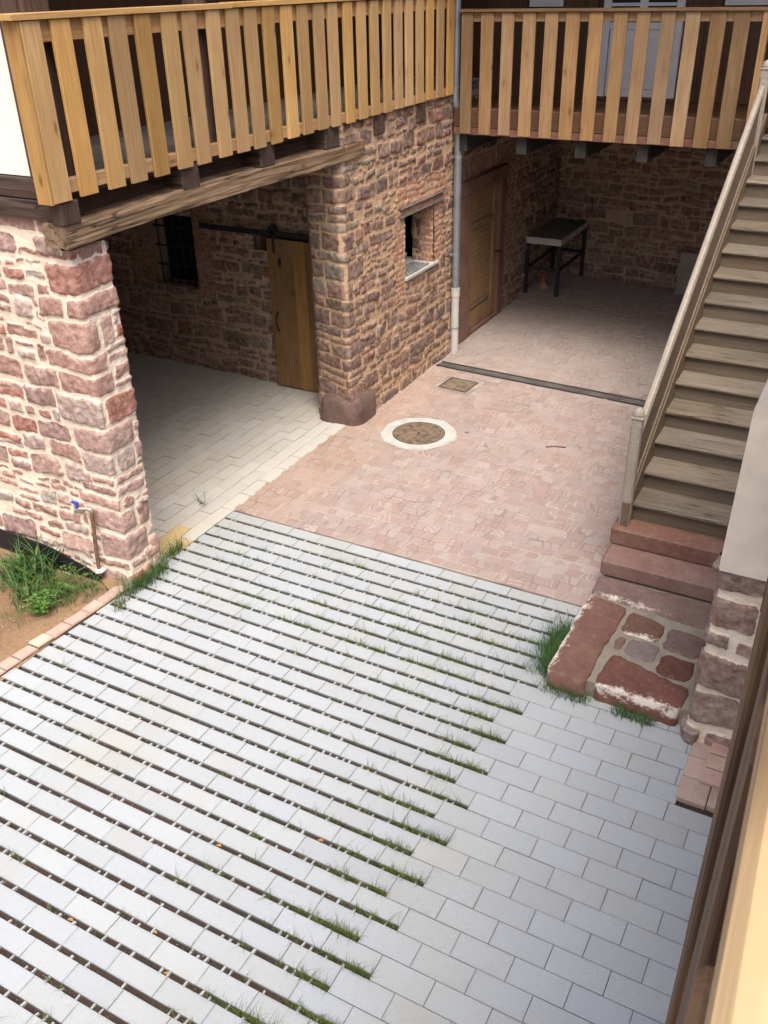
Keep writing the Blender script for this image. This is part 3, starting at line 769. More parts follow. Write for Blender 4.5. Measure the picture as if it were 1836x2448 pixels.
# joists under the garage ceiling belong to the gallery below
sd = thing('sliding_door', 'old yellow brown plank door hanging on a black rail in the garage', 'door', (-6.1, 8.97, 0))
x = -6.46
for i, wd in enumerate((.165, .20, .17, .12)):
    mb = MB(); mb.box((x, 8.945, .02 + (.006 if i % 2 else 0)), (x + wd - .002, 8.98, 1.885), .003); put('plank', mb, M['door_z'], sd); x += wd
mb = MB(); mb.box((-7.47, 8.965, 1.90), (-5.60, 8.985, 1.965), .002)
for xx in (-7.3, -6.6, -5.9): mb.tube([(xx, 8.95, 1.93), (xx, 9.03, 1.93)], .014, 8)
put('track_rail', mb, M['iron'], sd)
mb = MB(); mb.tube([(-6.36, 8.93, 1.99), (-6.36, 8.96, 1.99)], .06, 20); mb.box((-6.375, 8.93, 1.72), (-6.345, 8.943, 2.0), .002); put('roller', mb, M['iron'], sd)
mb = MB(); mb.tube([(-6.372, 8.94, .985), (-6.372, 8.915, .965), (-6.372, 8.895, .92), (-6.374, 8.893, .85), (-6.374, 8.915, .79), (-6.374, 8.94, .765)], .009, 8)
mb.tube([(-6.372, 8.943, .985), (-6.372, 8.935, .985)], .018, 10); mb.tube([(-6.374, 8.943, .765), (-6.374, 8.935, .765)], .018, 10); put('handle', mb, M['iron'], sd)
mb = MB(); mb.prism([(-6.31, 1.58), (-6.285, 1.56), (-6.265, 1.6), (-6.27, 1.66), (-6.29, 1.67), (-6.305, 1.64)], 1, 8.935, 8.944); put('lock_plate', mb, M['iron'], sd)

# passage
pw = thing('passage_wall', 'dark stone side wall of the covered passage with a plank door', 'stone wall', (-5.1, 12.5, 0))
A0 = 11.08
ph = (0, 12.92 - A0, -.1, 2.28)
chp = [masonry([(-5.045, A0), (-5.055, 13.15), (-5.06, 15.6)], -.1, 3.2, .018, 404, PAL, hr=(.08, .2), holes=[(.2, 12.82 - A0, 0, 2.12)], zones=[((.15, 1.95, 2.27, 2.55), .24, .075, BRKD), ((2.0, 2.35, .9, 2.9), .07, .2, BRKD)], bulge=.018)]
wall_mesh('masonry', chp, M['wall_grey'], pw, cores=[((-5.5, 12.9, -.1), (-5.12, 15.6, 3.2)), ((-5.5, 11.1, 2.2), (-5.12, 12.9, 3.2))], loc=(-5.1, 12.5, 0))
mb = MB(); mb.box((-5.3, 11.28, 0), (-4.99, 11.70, 2.0), .012); mb.box((-5.3, 12.74, 0), (-4.995, 12.95, 2.0), .012); mb.box((-5.3, 11.24, 2.0), (-4.985, 12.98, 2.19), .012); mb.box((-5.3, 11.70, 0), (-5.0, 12.74, .06), .01)
put('door_surround', mb, M['red'], pw)
dr = MB(); dr.box((-5.12, 11.70, .06), (-5.075, 12.74, 2.0)); pd = put('door', dr, M['pdoor_z'], pw)
mb = MB()
for (a, b_) in (((11.71, .07), (11.84, 1.99)), ((12.60, .07), (12.73, 1.99))): mb.box((-5.0765, a[0], a[1]), (-5.045, b_[0], b_[1]), .004)
for z0, z1 in ((.07, .32), (1.47, 1.56), (1.9, 1.99)): mb.box((-5.0765, 11.84, z0), (-5.045, 12.60, z1), .004)
put('door_frame', mb, M['pdoor_z'], pd)
mb = MB()
for i in range(15): mb.box((-5.076, 11.85, .345 + i * .074), (-5.066 + .003 * (i % 2), 12.59, .415 + i * .074), .003)
for i in range(4): mb.box((-5.076, 11.85, 1.575 + i * .08), (-5.066, 12.59, 1.65 + i * .08), .003)
put('door_panel', mb, M['pdoor_z'], pd)
mb = MB()
for z in (.36, 1.51): mb.box((-5.044, 11.66, z), (-5.036, 12.5, z + .045), .003); 
for z in (.36, 1.51): mb.tube([(-5.03, 11.69, z - .03), (-5.03, 11.69, z + .08)], .018, 8)
put('hinge', mb, M['rust'], pd)
mb = MB(); mb.tube([(-5.044, 12.70, 1.0), (-5.0, 12.70, 1.0), (-4.98, 12.72, 1.0), (-4.98, 12.82, .98)], .014, 8); put('handle', mb, M['iron'], pd)

bw = wall_mesh('rear_wall', [masonry([(-5.12, 15.48), (.6, 14.93)], -.1, 3.2, .0185, 505, PAL, hr=(.09, .22), ar=(1.2, 2.8), bulge=.02)], M['wall_grey'], loc=(-2.5, 15.3, 0))
tag(bw, 'shadowed rubble stone wall closing the back of the covered passage', 'stone wall')

# table in the passage
tb = thing('table', 'dark metal framed table with a thick pale edged top in the passage corner', 'table', (-4.76, 14.75, 0))
mb = MB(); mb.box((-5.05, 14.02, .815), (-4.46, 15.42, .915), .004); mb.box((-5.045, 14.025, .915), (-4.465, 15.415, .922), mi=1); put('tabletop', mb, [M['slab'], M['darktop']], tb)
for (xx, yy) in ((-5.02, 14.05), (-4.49, 14.05), (-4.49, 15.36), (-5.02, 15.36)):
    mb = MB(); mb.box((xx - .028, yy - .028, 0), (xx + .028, yy + .028, .8145), .003); put('leg', mb, M['iron'], tb)
mb = MB()
for xx in (-5.02, -4.49): mb.box((xx - .018, 14.078, .40), (xx + .018, 15.33, .44))
for yy in (14.05, 15.36): mb.box((-4.99, yy - .018, .40), (-4.52, yy + .018, .44))
put('stretcher', mb, M['iron'], tb)
mb = MB()
gxs = np.linspace(-4.75, -4.43, 14); gys = np.linspace(15.0, 15.44, 16)
def sheet(x, y): return .93 + .012 * math.sin(x * 30 + y * 20) if x < -4.455 and y < 15.42 else .80 + .02 * math.sin(x * 60 + y * 40)
mb.add([(a, b_, sheet(a, b_)) for b_ in gys for a in gxs], [(j * 14 + i, j * 14 + i + 1, (j + 1) * 14 + i + 1, (j + 1) * 14 + i) for j in range(15) for i in range(13)])
tag(put('green_sheet', mb, M['green'], smooth=True), 'dark green sheet over the far corner of the passage table', 'sheet')
pl = MB(); Mx = Matrix.Translation((-2.81, 15.0, 0)) @ Matrix.Rotation(math.radians(-5.5), 4, 'Z') @ Matrix.Rotation(math.radians(-6), 4, 'X')
pl.box((0, 0, .0), (.62, .035, .66), .004, M=Mx)
tag(put('leaning_board', pl, M['board']), 'grey flat board leaning against the rear wall of the passage', 'board')
ps = thing('pipe_stub', 'short orange pipe stub on the cobbles under the passage table', 'pipe', (-4.83, 14.15, 0))
c0 = (-4.84, 14.42)
mb = MB(); mb.tube([(*c0, 0), (*c0, .05), (*c0, .1)], [.075, .07, .03], 16); put('base', mb, M['terracotta'], ps, smooth=False)
mb = MB(); mb.tube([(*c0, .1), (*c0, .2)], .03, 14); mb.tube([(*c0, .2), (*c0, .225)], .036, 14); put('pipe', mb, M['orange'], ps)

# ------------------------------------------------------------------ drain, covers
dg = thing('drain_channel', 'black slotted drain channel crossing the cobbles', 'drain', (-3, 10.45, 0))
th = math.atan(-.052); L = .5; xs = -4.93; n = 0
while xs < -.6:
    mb = MB(); Mx = Matrix.Translation((xs, DR(xs), 0)) @ Matrix.Rotation(th, 4, 'Z')
    a0, a1 = .002, L - .004
    mb.box((a0, -.085, -.05), (a1, -.068, .008), .002, M=Mx); mb.box((a0, .068, -.05), (a1, .085, .008), .002, M=Mx)
    for i in range(15):
        u0 = a0 + i * (a1 - a0) / 14.6
        mb.add([tuple(Mx @ Vector(p)) for p in ((u0, -.068, .0065), (u0 + .014, -.068, .0065), (u0 + .034, .068, .0065), (u0 + .02, .068, .0065), (u0, -.068, -.022), (u0 + .014, -.068, -.022), (u0 + .034, .068, -.022), (u0 + .02, .068, -.022))], [(0, 1, 2, 3), (0, 4, 5, 1), (1, 5, 6, 2), (2, 6, 7, 3), (3, 7, 4, 0)])
    put('grate', mb, M['cast_iron'], dg); xs += L; n += 1
mb = MB(); Mx = Matrix.Translation((-4.93, DR(-4.93), 0)) @ Matrix.Rotation(th, 4, 'Z')
mb.box((0, -.085, -.16), (4.35, .085, -.1), M=Mx); mb.box((0, -.1, -.16), (4.35, -.0853, .004), M=Mx); mb.box((0, .0853, -.16), (4.35, .1, .004), M=Mx); put('channel', mb, M['iron'], dg)

mh = thing('manhole', 'round rusty manhole cover in a white concrete ring among the cobbles', 'manhole cover', (-4.2, 8.46, 0))
mb = MB(); C0 = (-4.2, 8.46); mb.disc(C0, .298, .405, .009); mb.disc(C0, .405, .43, .006); mb.tube([(*C0, -.03), (*C0, .008)], .405, 48, cap=False)
# ragged outer edge
for i, (x, y, z) in enumerate(mb.v):
    d = math.hypot(x + 4.2, y - 8.46)
    if d > .4: 
        a = math.atan2(y - 8.46, x + 4.2); k = 1 + .02 * math.sin(5 * a + 1) + .014 * math.sin(11 * a) + .012 * math.sin(23 * a + 2); mb.v[i] = (-4.2 + (x + 4.2) * k, 8.46 + (y - 8.46) * k, z)
put('ring', mb, M['concrete'], mh)
def cover_pts(mb, inside, cx, cyy, h=.0135, st=.022):
    i = -20
    for i in range(-16, 17):
        for j in range(-16, 17):
            x = i * st; y = j * st
            if not inside(x, y): continue
            d = (i + j) % 2; a, b_ = (.008, .003) if d else (.003, .008)
            mb.box((cx + x - a, cyy + y - b_, .009), (cx + x + a, cyy + y + b_, h), 0)
mb = MB(); mb.tube([(*C0, -.03), (*C0, .0105)], .289, 48); mb.disc(C0, .286, .2925, .0125)
cover_pts(mb, lambda x, y: .05 < math.hypot(x, y) < .27, *C0); put('cover', mb, M['rust'], mh)
mb = MB(); mb.tube([(*C0, .011), (*C0, .0118)], .02, 16); put('key_hole', mb, M['iron'], mh)
for x_, y_ in ((-4.02, 8.60), (-4.40, 8.29)):
    mb = MB(); mb.box((x_, y_, .0112), (x_ + .035, y_ + .02, .0135)); put('lifting_slot', mb, M['iron'], mh)
mb = MB(); mb.disc(C0, .2925, .302, .0112); put('frame', mb, M['iron'], mh)
sc_ = thing('access_cover', 'small square rusty metal cover set in the cobbles near the drain', 'access cover', (-4.384, 9.976, 0))
mb = MB(); R_ = Matrix.Translation((-4.384, 9.976, 0)) @ Matrix.Rotation(math.radians(-4), 4, 'Z'); mb.box((-.178, -.168, -.03), (.178, .168, .008), .002, M=R_)
mbf = MB()
for a, b_ in (((-.195, -.185), (.195, -.172)), ((-.195, .172), (.195, .185)), ((-.195, -.172), (-.182, .172)), ((.182, -.172), (.195, .172))): mbf.box((*a, -.03), (*b_, .0095), .001, M=R_)
put('plate', mb, M['rust'], sc_); put('frame', mbf, M['cast_iron'], sc_)
mb = MB(); mb.box((-.26, -.25, -.03), (.26, .25, .0035), M=R_); put('bedding', mb, M['cjoint'], sc_)

# ------------------------------------------------------------------ downpipe
dp = thing('downpipe', 'grey zinc downpipe with a pale plastic foot at the corner of the stone wall', 'pipe', (-4.92, 11.08, 0))
PX, PY = -4.925, 11.03
mb = MB(); mb.tube([(PX, PY, .86), (PX, PY, 2.99)], .0505, 18); mb.tube([(PX, PY, 2.96), (PX, PY, 3.04)], [.056, .058], 18); 
mb.tube([(PX, PY, 2.98), (PX, PY, 3.03), (PX - .012, PY - .015, 3.10), (PX - .03, PY - .035, 3.2), (PX - .035, PY - .04, 3.26)], .0485, 18); mb.tube([(PX - .035, PY - .04, 3.2), (PX - .035, PY - .04, 5.6)], .0485, 18)
put('metal_pipe', mb, M['zinc'], dp, smooth=False)
mb = MB(); mb.tube([(PX, PY, -.02), (PX, PY, .9)], .053, 18); mb.tube([(PX, PY, .80), (PX, PY, .905)], .060, 18); mb.tube([(PX, PY, .89), (PX, PY, .912)], .063, 18); put('plastic_foot', mb, M['pvc'], dp)
for z, dx in ((.36, .055), (1.36, .053), (2.57, .053), (3.36, .05)):
    mb = MB(); o_ = (0, 0) if z < 3 else (-.035, -.04); c = (PX + o_[0], PY + o_[1])
    mb.tube([(c[0], c[1], z - .012), (c[0], c[1], z + .012)], dx, 18); mb.tube([(c[0], c[1], z), (c[0] - .13, c[1] + .0, z)], .006, 6); mb.box((c[0] - .075, c[1] - .085, z - .012), (c[0] - .035, c[1] - .045, z + .012)); put('bracket', mb, M['galv'], dp)

# ------------------------------------------------------------------ lintel beam
def rough_beam(a, b_, ny, nc, amp, seed, bow=None, ragged=0):
    """box with its long side along Y, faces gently uneven"""
    mb = MB(); (x0, y0, z0), (x1, y1, z1) = a, b_; ys = np.linspace(y0, y1, ny)
    per = []
    for i in range(nc): per.append((0, i / nc))
    for i in range(nc): per.append((1, i / nc))
    for i in range(nc): per.append((2, i / nc))
    for i in range(nc): per.append((3, i / nc))
    n = len(per); vs = []
    for iy, y in enumerate(ys):
        for k, (s_, t) in enumerate(per):
            p = {0: (x1, z0 + (z1 - z0) * t), 1: (x1 + (x0 - x1) * t, z1), 2: (x0, z1 + (z0 - z1) * t), 3: (x0 + (x1 - x0) * t, z0)}[s_]
            cx, cz = (x0 + x1) / 2, (z0 + z1) / 2; dx, dz = p[0] - cx, p[1] - cz; r = math.hypot(dx, dz)
            rnd = 1 - .045 * (abs(dx) / abs(x1 - cx) * abs(dz) / abs(z1 - cz)) ** 4
            nn = float(fbm(np.array([y * 1.0]), np.array([k * .55]), 1.1, seed, 3)[0]) * amp + float(fbm(np.array([y]), np.array([k * 1.0]), 6, seed + 6, 2)[0]) * amp * .35
            k_ = rnd * (1 + nn / r)
            bz = bow(y) if bow else 0
            yy = y
            if ragged and iy == ny - 1: yy += random.uniform(-ragged, ragged)
            vs.append((cx + dx * k_, yy, cz + dz * k_ + bz))
    fs = [(i * n + k, i * n + (k + 1) % n, (i + 1) * n + (k + 1) % n, (i + 1) * n + k) for i in range(ny - 1) for k in range(n)]
    fs += [tuple(range(n)), tuple(range((ny - 1) * n, ny * n))]
    mb.add(vs, fs); return mb
lb = rough_beam((-5.18, 4.545, 2.925), (-4.965, 8.74, 3.082), 150, 9, .014, 71, bow=lambda y: .018 * ((y - 4.5) / 4.2) + .012 * math.sin((y - 4.5) * 1.3), ragged=.05)
tag(put('oak_lintel', lb, M['beam']), 'weathered cracked oak beam spanning the garage opening under the gallery', 'beam')

# ------------------------------------------------------------------ half-timbered end wall at upper left
tw = thing('timber_frame_wall', 'white plaster panel framed by dark timbers above the pale pier', 'wall', (-5.5, 4.7, 3.1))
sb_ = put('sill_beam', rough_beam((4.58, -9, 3.085), (4.86, -5.08, 3.225), 60, 5, .012, 81), M['dark_x'], tw)
def swap_xy(o):
    base = origin_of(o); me = o.data
    for v in me.vertices:
        wx, wy = v.co.x + base.x, v.co.y + base.y; v.co.x = wy - base.x; v.co.y = wx - base.y
swap_xy(sb_)
sb_ = put('plate_beam', rough_beam((4.60, -9, 3.232), (4.86, -5.06, 3.365), 60, 5, .012, 83), M['dark_x'], tw); swap_xy(sb_)
mb = MB(); mb.box((-5.275, 4.61, 3.366), (-5.03, 4.84, 5.7), .012); put('post', mb, M['dark_z'], tw)
mb = MB(); mb.box((-9, 4.645, 3.372), (-5.276, 4.82, 5.7)); put('plaster_panel', mb, M['white_plaster'], tw)
mb = MB(); mb.box((-5.06, 4.525, 3.085), (-4.945, 4.70, 3.238), .008); put('joist_end', mb, M['dark_z'], tw)

# ------------------------------------------------------------------ left gallery
lg = thing('timber_gallery', 'gallery of fresh yellow larch boards above the garage opening', 'balcony', (-5.4, 7.6, 3.3))
rg = random.Random(21)
for k in range(25):
    yr = 4.64 + .2588 * k; wd = rg.uniform(.160, .168); b0 = 3.242 + .0025 * k + rg.uniform(-.006, .006)
    mb = MB(); tl = rg.uniform(-.004, .004)
    Mx = Matrix.Translation((-4.93 + rg.uniform(-.002, .002), yr, 0)) @ Matrix.Rotation(tl, 4, 'X')
    mb.box((-.027, -wd, b0), (0, 0, 4.325), .003, M=Mx)
    put('slat', mb, M['new_z'], lg, loc=(-4.93, yr, 3.8))
mb = MB(); mb.box((-5.06, 4.447, 3.24), (-4.931, 4.4745, 4.325), .003); put('end_board', mb, M['new_z'], lg)
y = 4.40; prev = None
for i, y1 in enumerate((6.62, 8.9, 10.98)):
    mb = MB(); mb.box((-5.05, y, 4.328 + i * .004), (-4.915, y1 - .003, 4.366 + i * .004), .003); put('cap_rail', mb, M['new_y'], lg, loc=(-5, (y + y1) / 2, 4.35)); y = y1
mb = MB(); mb.box((-5.01, 4.48, 4.20), (-4.9585, 10.98, 4.325), .003); put('top_rail', mb, M['far_y'], lg)
mb = MB(); mb.box((-5.03, 4.48, 3.285), (-4.9585, 10.98, 3.375), .004); put('bottom_rail', mb, M['far_y'], lg)
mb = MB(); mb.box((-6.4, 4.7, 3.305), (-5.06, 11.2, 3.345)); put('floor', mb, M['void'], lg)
for (y0, y1) in ((5.83, 6.05), (6.90, 7.12), (7.98, 8.25), (9.0, 9.2), (10.0, 10.2)):
    mb = MB(); mb.box((-6.4, y0, 3.08), (-4.965, y1, 3.284), .012); put('joist', mb, M['dark_x'], lg)
mb = MB(); mb.box((-5.25, 4.8, 3.07), (-5.15, 8.8, 3.30)); put('edge_beam', mb, M['dark_y'], lg)
for yy in (6.3, 9.0): 
    mb = MB(); mb.box((-5.16, yy, 3.34), (-5.02, yy + .13, 5.75), .01); put('post', mb, M['dark_z'], lg)
mb = MB()
for (ya, yb) in ((6.36, 5.5), (6.42, 7.3)): mb.prism([(ya - .06, 4.75), (ya + .06, 4.85), (yb + .07, 5.75), (yb - .09, 5.75)], 0, -5.13, -5.04)
put('brace', mb, M['dark_z'], lg)
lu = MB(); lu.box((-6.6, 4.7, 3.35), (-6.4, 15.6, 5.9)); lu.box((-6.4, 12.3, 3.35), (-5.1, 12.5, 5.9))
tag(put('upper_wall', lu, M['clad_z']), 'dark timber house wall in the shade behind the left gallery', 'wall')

# ------------------------------------------------------------------ right gallery
rgal = thing('rear_gallery', 'brown slatted gallery over the covered passage', 'balcony', (-3.2, 10.9, 3.0))
rg = random.Random(31)
for k in range(13):
    x0 = -4.855 + .252 * k; wd = rg.uniform(.142, .156); b0 = 2.865 - .0015 * k + rg.uniform(-.005, .005)
    mb = MB(); Mx = Matrix.Translation((x0, 10.9, 0)) @ Matrix.Rotation(rg.uniform(-.004, .004), 4, 'Y')
    mb.box((0, 0, b0), (wd, .026, 4.155), .003, M=Mx); put('slat', mb, M['far_z'], rgal, loc=(x0, 10.9, 3.5))
mb = MB(); mb.box((-4.87, 10.875, 4.158), (-1.44, 11.02, 4.188), .003); put('cap_rail', mb, M['far_x'], rgal)
mb = MB(); mb.box((-4.87, 10.9275, 4.06), (-1.45, 10.98, 4.156), .003); put('top_rail', mb, M['far_x'], rgal)
mb = MB(); mb.box((-4.95, 10.9275, 2.93), (-1.44, 11.08, 3.145), .008); put('fascia_beam', mb, M['clad_x'], rgal)
mb = MB(); mb.box((-4.95, 10.931, 2.845), (-1.44, 11.0, 2.928), .004); put('bottom_rail', mb, redstone('painted red board', (.20, .09, .06), (.15, .07, .05)), rgal)
mb = MB()
for i in range(11): mb.box((-5.2, 11.081 + i * .12, 3.115), (.4, 11.197 + i * .12, 3.143), .002)
mb.box((-5.2, 11.08, 3.06), (.4, 15.6, 3.113)); put('floor', mb, M['clad_x'], rgal)
for xc in (-4.86, -4.087, -3.356, -2.634, -1.877):
    mb = MB(); mb.box((xc - .065, 10.99, 2.645), (xc + .065, 15.4, 2.8445), .006); put('joist', mb, M['joist_end'], rgal)
mb = MB(); mb.box((-1.565, 10.895, 2.95), (-1.50, 10.99, 4.157), .004); put('end_post', mb, M['far_z'], rgal)

# house front behind it
hf = thing('timber_house', 'brown boarded house front with a pale door behind the rear gallery', 'house', (-3.2, 12.25, 3.15))
mb = MB(); x = -5.1
while x < .4:
    if not (-3.62 < x + .08 < -2.66): mb.box((x, 12.25, 3.145), (x + .157, 12.29 + rg.uniform(0, .004), 5.9), .004)
    x += .16
mb.box((-5.1, 12.3, 3.14), (.4, 12.4, 5.9)); put('boarding', mb, M['clad_z'], hf)
dr = MB(); dr.box((-3.48, 12.21, 3.19), (-2.73, 12.25, 3.92), .003); dr.box((-3.40, 12.20, 3.28), (-3.13, 12.215, 3.85), .004); dr.box((-3.08, 12.20, 3.28), (-2.81, 12.215, 3.85), .004); hd = put('door', dr, M['whitepaint'], hf)
mb = MB()
for x0, x1 in ((-3.58, -3.49), (-2.72, -2.63)): mb.box((x0, 12.19, 3.16), (x1, 12.262, 5.3), .004)
mb.box((-3.49, 12.205, 3.925), (-2.72, 12.25, 4.0), .003); mb.box((-3.15, 12.2, 4.0), (-3.06, 12.25, 5.2), .003); mb.box((-3.49, 12.205, 4.17), (-2.72, 12.249, 4.205), .002); put('door_frame', mb, M['whitepaint'], hd)
mb = MB(); mb.box((-3.49, 12.235, 4.0), (-2.72, 12.245, 5.2)); put('door_glass', mb, M['glass'], hd)
for (x0, x1) in ((-4.53, -4.10), (-2.19, -1.5)):
    mb = MB(); mb.box((x0, 12.215, 4.17), (x1, 12.252, 5.2), .003)
    for i in range(9): mb.box((x0 + .03, 12.205, 4.2 + i * .055), (x1 - .03, 12.222, 4.24 + i * .055), .003)
    put('shutter', mb, M['whitepaint'], hf)
mb = MB(); mb.box((-3.6, 12.17, 3.145), (-2.6, 12.26, 3.19), .004); put('threshold', mb, M['dark_x'], hf)

# ------------------------------------------------------------------ wooden staircase
st = thing('staircase', 'greyed oak staircase with solid balustrade rising to the rear gallery', 'staircase', (-.95, 6.8, .46))
NY = lambda i: 6.845 + .2868 * i
NZ = lambda i: .632 + .1687 * i
for i in range(15):
    y, z = NY(i), NZ(i); mb = MB()
    prof = [(y + .33, z - .04), (y + .02, z - .04), (y + .006, z - .035), (y, z - .02), (y + .006, z - .005), (y + .02, z), (y + .33, z)]
    mb.prism(prof, 0, -1.372, -.44); put('tread', mb, M['stair_x'], st, loc=(-.9, y, z))
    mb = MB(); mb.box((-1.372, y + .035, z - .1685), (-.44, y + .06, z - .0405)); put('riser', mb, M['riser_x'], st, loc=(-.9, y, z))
def hz(y): return 1.345 + .602 * (y - 7.0)
sl = .5882
sz = lambda y: .632 + sl * (y - 6.845)
mb = MB(); mb.prism([(6.72, sz(6.72) + .13), (6.72, .46), (7.05, .46), (11.0, sz(11.0) - .22), (11.0, sz(11.0) + .13)], 0, -1.435, -1.3725); put('stringer', mb, M['stairside_y'], st)
mb = MB(); mb.prism([(6.80, hz(6.80) - .03), (6.80, sz(6.8) + .12), (10.6, sz(10.6) + .12), (10.6, hz(10.6) - .03)], 0, -1.428, -1.40); put('balustrade_panel', mb, M['stairside_y'], st)
mb = MB()
for (t0, t1) in ((-.03, -.085), (.14, .19)):
    f_ = hz if t0 < 0 else sz
    mb.prism([(6.83, f_(6.83) + t0), (6.83, f_(6.83) + t1), (10.5, f_(10.5) + t1), (10.5, f_(10.5) + t0)], 0, -1.4, -1.385)
put('moulding', mb, M['riser_x'], st)
mb = MB(); rr = []
for y in (6.78, 10.55):
    rr.append([(-1.442, y, hz(y) - .035), (-1.448, y, hz(y) - .008), (-1.436, y, hz(y) + .024), (-1.415, y, hz(y) + .034), (-1.396, y, hz(y) + .024), (-1.385, y, hz(y) - .008), (-1.39, y, hz(y) - .035)])
mb.add(rr[0] + rr[1], [(i, (i + 1) % 7, 7 + (i + 1) % 7, 7 + i) for i in range(7)] + [tuple(range(7)), tuple(range(7, 14))]); put('handrail', mb, M['rail_y'], st, smooth=False)
def newel(x, y, z0, z1):
    mb = MB(); h = .043; c = .013
    oc = [(x - h + c, y - h), (x + h - c, y - h), (x + h, y - h + c), (x + h, y + h - c), (x + h - c, y + h), (x - h + c, y + h), (x - h, y + h - c), (x - h, y - h + c)]
    mb.box((x - h, y - h, z0), (x + h, y + h, z0 + .12), .003); mb.prism(oc, 2, z0 + .12, z1 - .16); mb.box((x - h, y - h, z1 - .16), (x + h, y + h, z1 - .085), .003)
    mb.box((x - h - .008, y - h - .008, z1 - .085), (x + h + .008, y + h + .008, z1 - .07), .003)
    pts = [(t, z1 - .07 + .07 * s_) for t, s_ in ((.046, 0), (.048, .3), (.04, .65), (.024, .9), (.006, 1))]
    mb.tube([(x, y, z) for _, z in pts], [r for r, _ in pts], 14)
    return mb
put('newel_post', newel(-1.41, 6.775, .462, 1.53), M['rail_y'], st); put('newel_post', newel(-1.41, 10.6, 2.6, 3.74), M['rail_y'], st)

# stone steps and platform
p1 = MB(); p1.box((-1.49, 6.66, .302), (-.36, 7.1, .462), .014); tag(put('stone_step', p1, M['red']), 'upper red sandstone step under the wooden staircase', 'step', 'stone steps')
p2 = MB(); p2.box((-1.478, 6.385, .152), (-.36, 6.9, .302), .016); tag(put('stone_step', p2, M['redpale']), 'lower pale red sandstone step above the slab landing', 'step', 'stone steps')
pf = thing('stone_platform', 'low landing of red sandstone slabs with wide mortar joints at the foot of the stairs', 'landing', (-.95, 5.7, 0))
mb = MB(); mb.box((-1.44, 5.06, -.03), (-.44, 6.7, .137)); put('mortar_bed', mb, M['joint'], pf)
def slab(pts, h, c, mat='redattr', bot=None):
    mb = MB(); n = len(pts); cx = sum(p[0] for p in pts) / n; cyy = sum(p[1] for p in pts) / n; out = []
    # rounded irregular outline
    for i in range(n):
        p, q = Vector((*pts[i], 0)), Vector((*pts[(i + 1) % n], 0))
        m = max(2, int((q - p).length / .05))
        for k in range(m): out.append(p.lerp(q, k / m))
    sm = [(out[i - 1] + out[i] * 2 + out[(i + 1) % len(out)]) / 4 for i in range(len(out))]
    sm = [Vector((cx + (p.x - cx) * 1.03 + random.gauss(0, .005), cyy + (p.y - cyy) * 1.03 + random.gauss(0, .005), 0)) for p in sm]
    n = len(sm); vs = []
    for ins, z in ((-.004, bot if bot is not None else .12), (0, h - .012), (.012, h - .002), (.035, h), (.08, h + .001)):
        for p in sm:
            d = Vector((cx - p.x, cyy - p.y, 0)); L_ = d.length
            vs.append((p.x + d.x * min(ins / L_, .8), p.y + d.y * min(ins / L_, .8), z + (random.gauss(0, .0015) if z > .1 else 0)))
    vs.append((cx, cyy, h + .002)); fs = []
    for k in range(4): fs += [(k * n + i, k * n + (i + 1) % n, (k + 1) * n + (i + 1) % n, (k + 1) * n + i) for i in range(n)]
    fs += [(4 * n + i, 4 * n + (i + 1) % n, 5 * n) for i in range(n)]
    mb.add(vs, fs, 0, c); return mb
slabs = [([(-1.46, 5.04), (-1.17, 5.03), (-1.165, 5.5), (-1.14, 6.02), (-1.33, 6.06), (-1.46, 6.08)], (.36, .175, .13), -.03),
         ([(-1.45, 6.11), (-1.1, 6.07), (-.45, 6.02), (-.45, 6.37), (-1.465, 6.37)], (.38, .235, .20), .0),
         ([(-1.11, 5.72), (-.83, 5.71), (-.81, 5.94), (-1.10, 6.0)], (.31, .155, .105), .1),
         ([(-.78, 5.66), (-.52, 5.63), (-.50, 5.9), (-.78, 5.93)], (.33, .205, .18), .1),
         ([(-1.11, 5.50), (-1.05, 5.49), (-1.04, 5.65), (-1.11, 5.66)], (.40, .22, .17), .1),
         ([(-1.02, 5.47), (-.80, 5.45), (-.79, 5.67), (-1.02, 5.68)], (.42, .31, .285), .1),
         ([(-.76, 5.36), (-.53, 5.34), (-.51, 5.58), (-.755, 5.60)], (.25, .095, .065), .1),
         ([(-1.11, 5.05), (-.52, 5.02), (-.50, 5.28), (-1.08, 5.42)], (.31, .125, .09), -.03)]
def lime_amount(i, p):
    x, y, z = p
    if z < .06: return 0
    if i == 0: return max(0, 1 - (x + 1.465) / .07) if x > -1.475 else 1
    if i == 1: return max(0, 1 - abs(y - (6.135 - .07 * (x + 1.45))) / .06) * (.95 if x < -.9 else .5)
    if i == 2: return max(0, .95 - (y - 5.69) / .16)
    if i == 7: return max(0, 1.05 - (y - (5.03 - .03 * (x + 1.1))) / .1)
    return 0
for i, (pts, c, bt) in enumerate(slabs):
    sm_ = slab(pts, .152 + random.uniform(-.004, .004), c, bot=bt); sm_.c = [(*c, lime_amount(i, p)) for p in sm_.v]
    put('slab', sm_, M['redattr'], pf, smooth=True, loc=(pts[0][0], pts[0][1], .15))

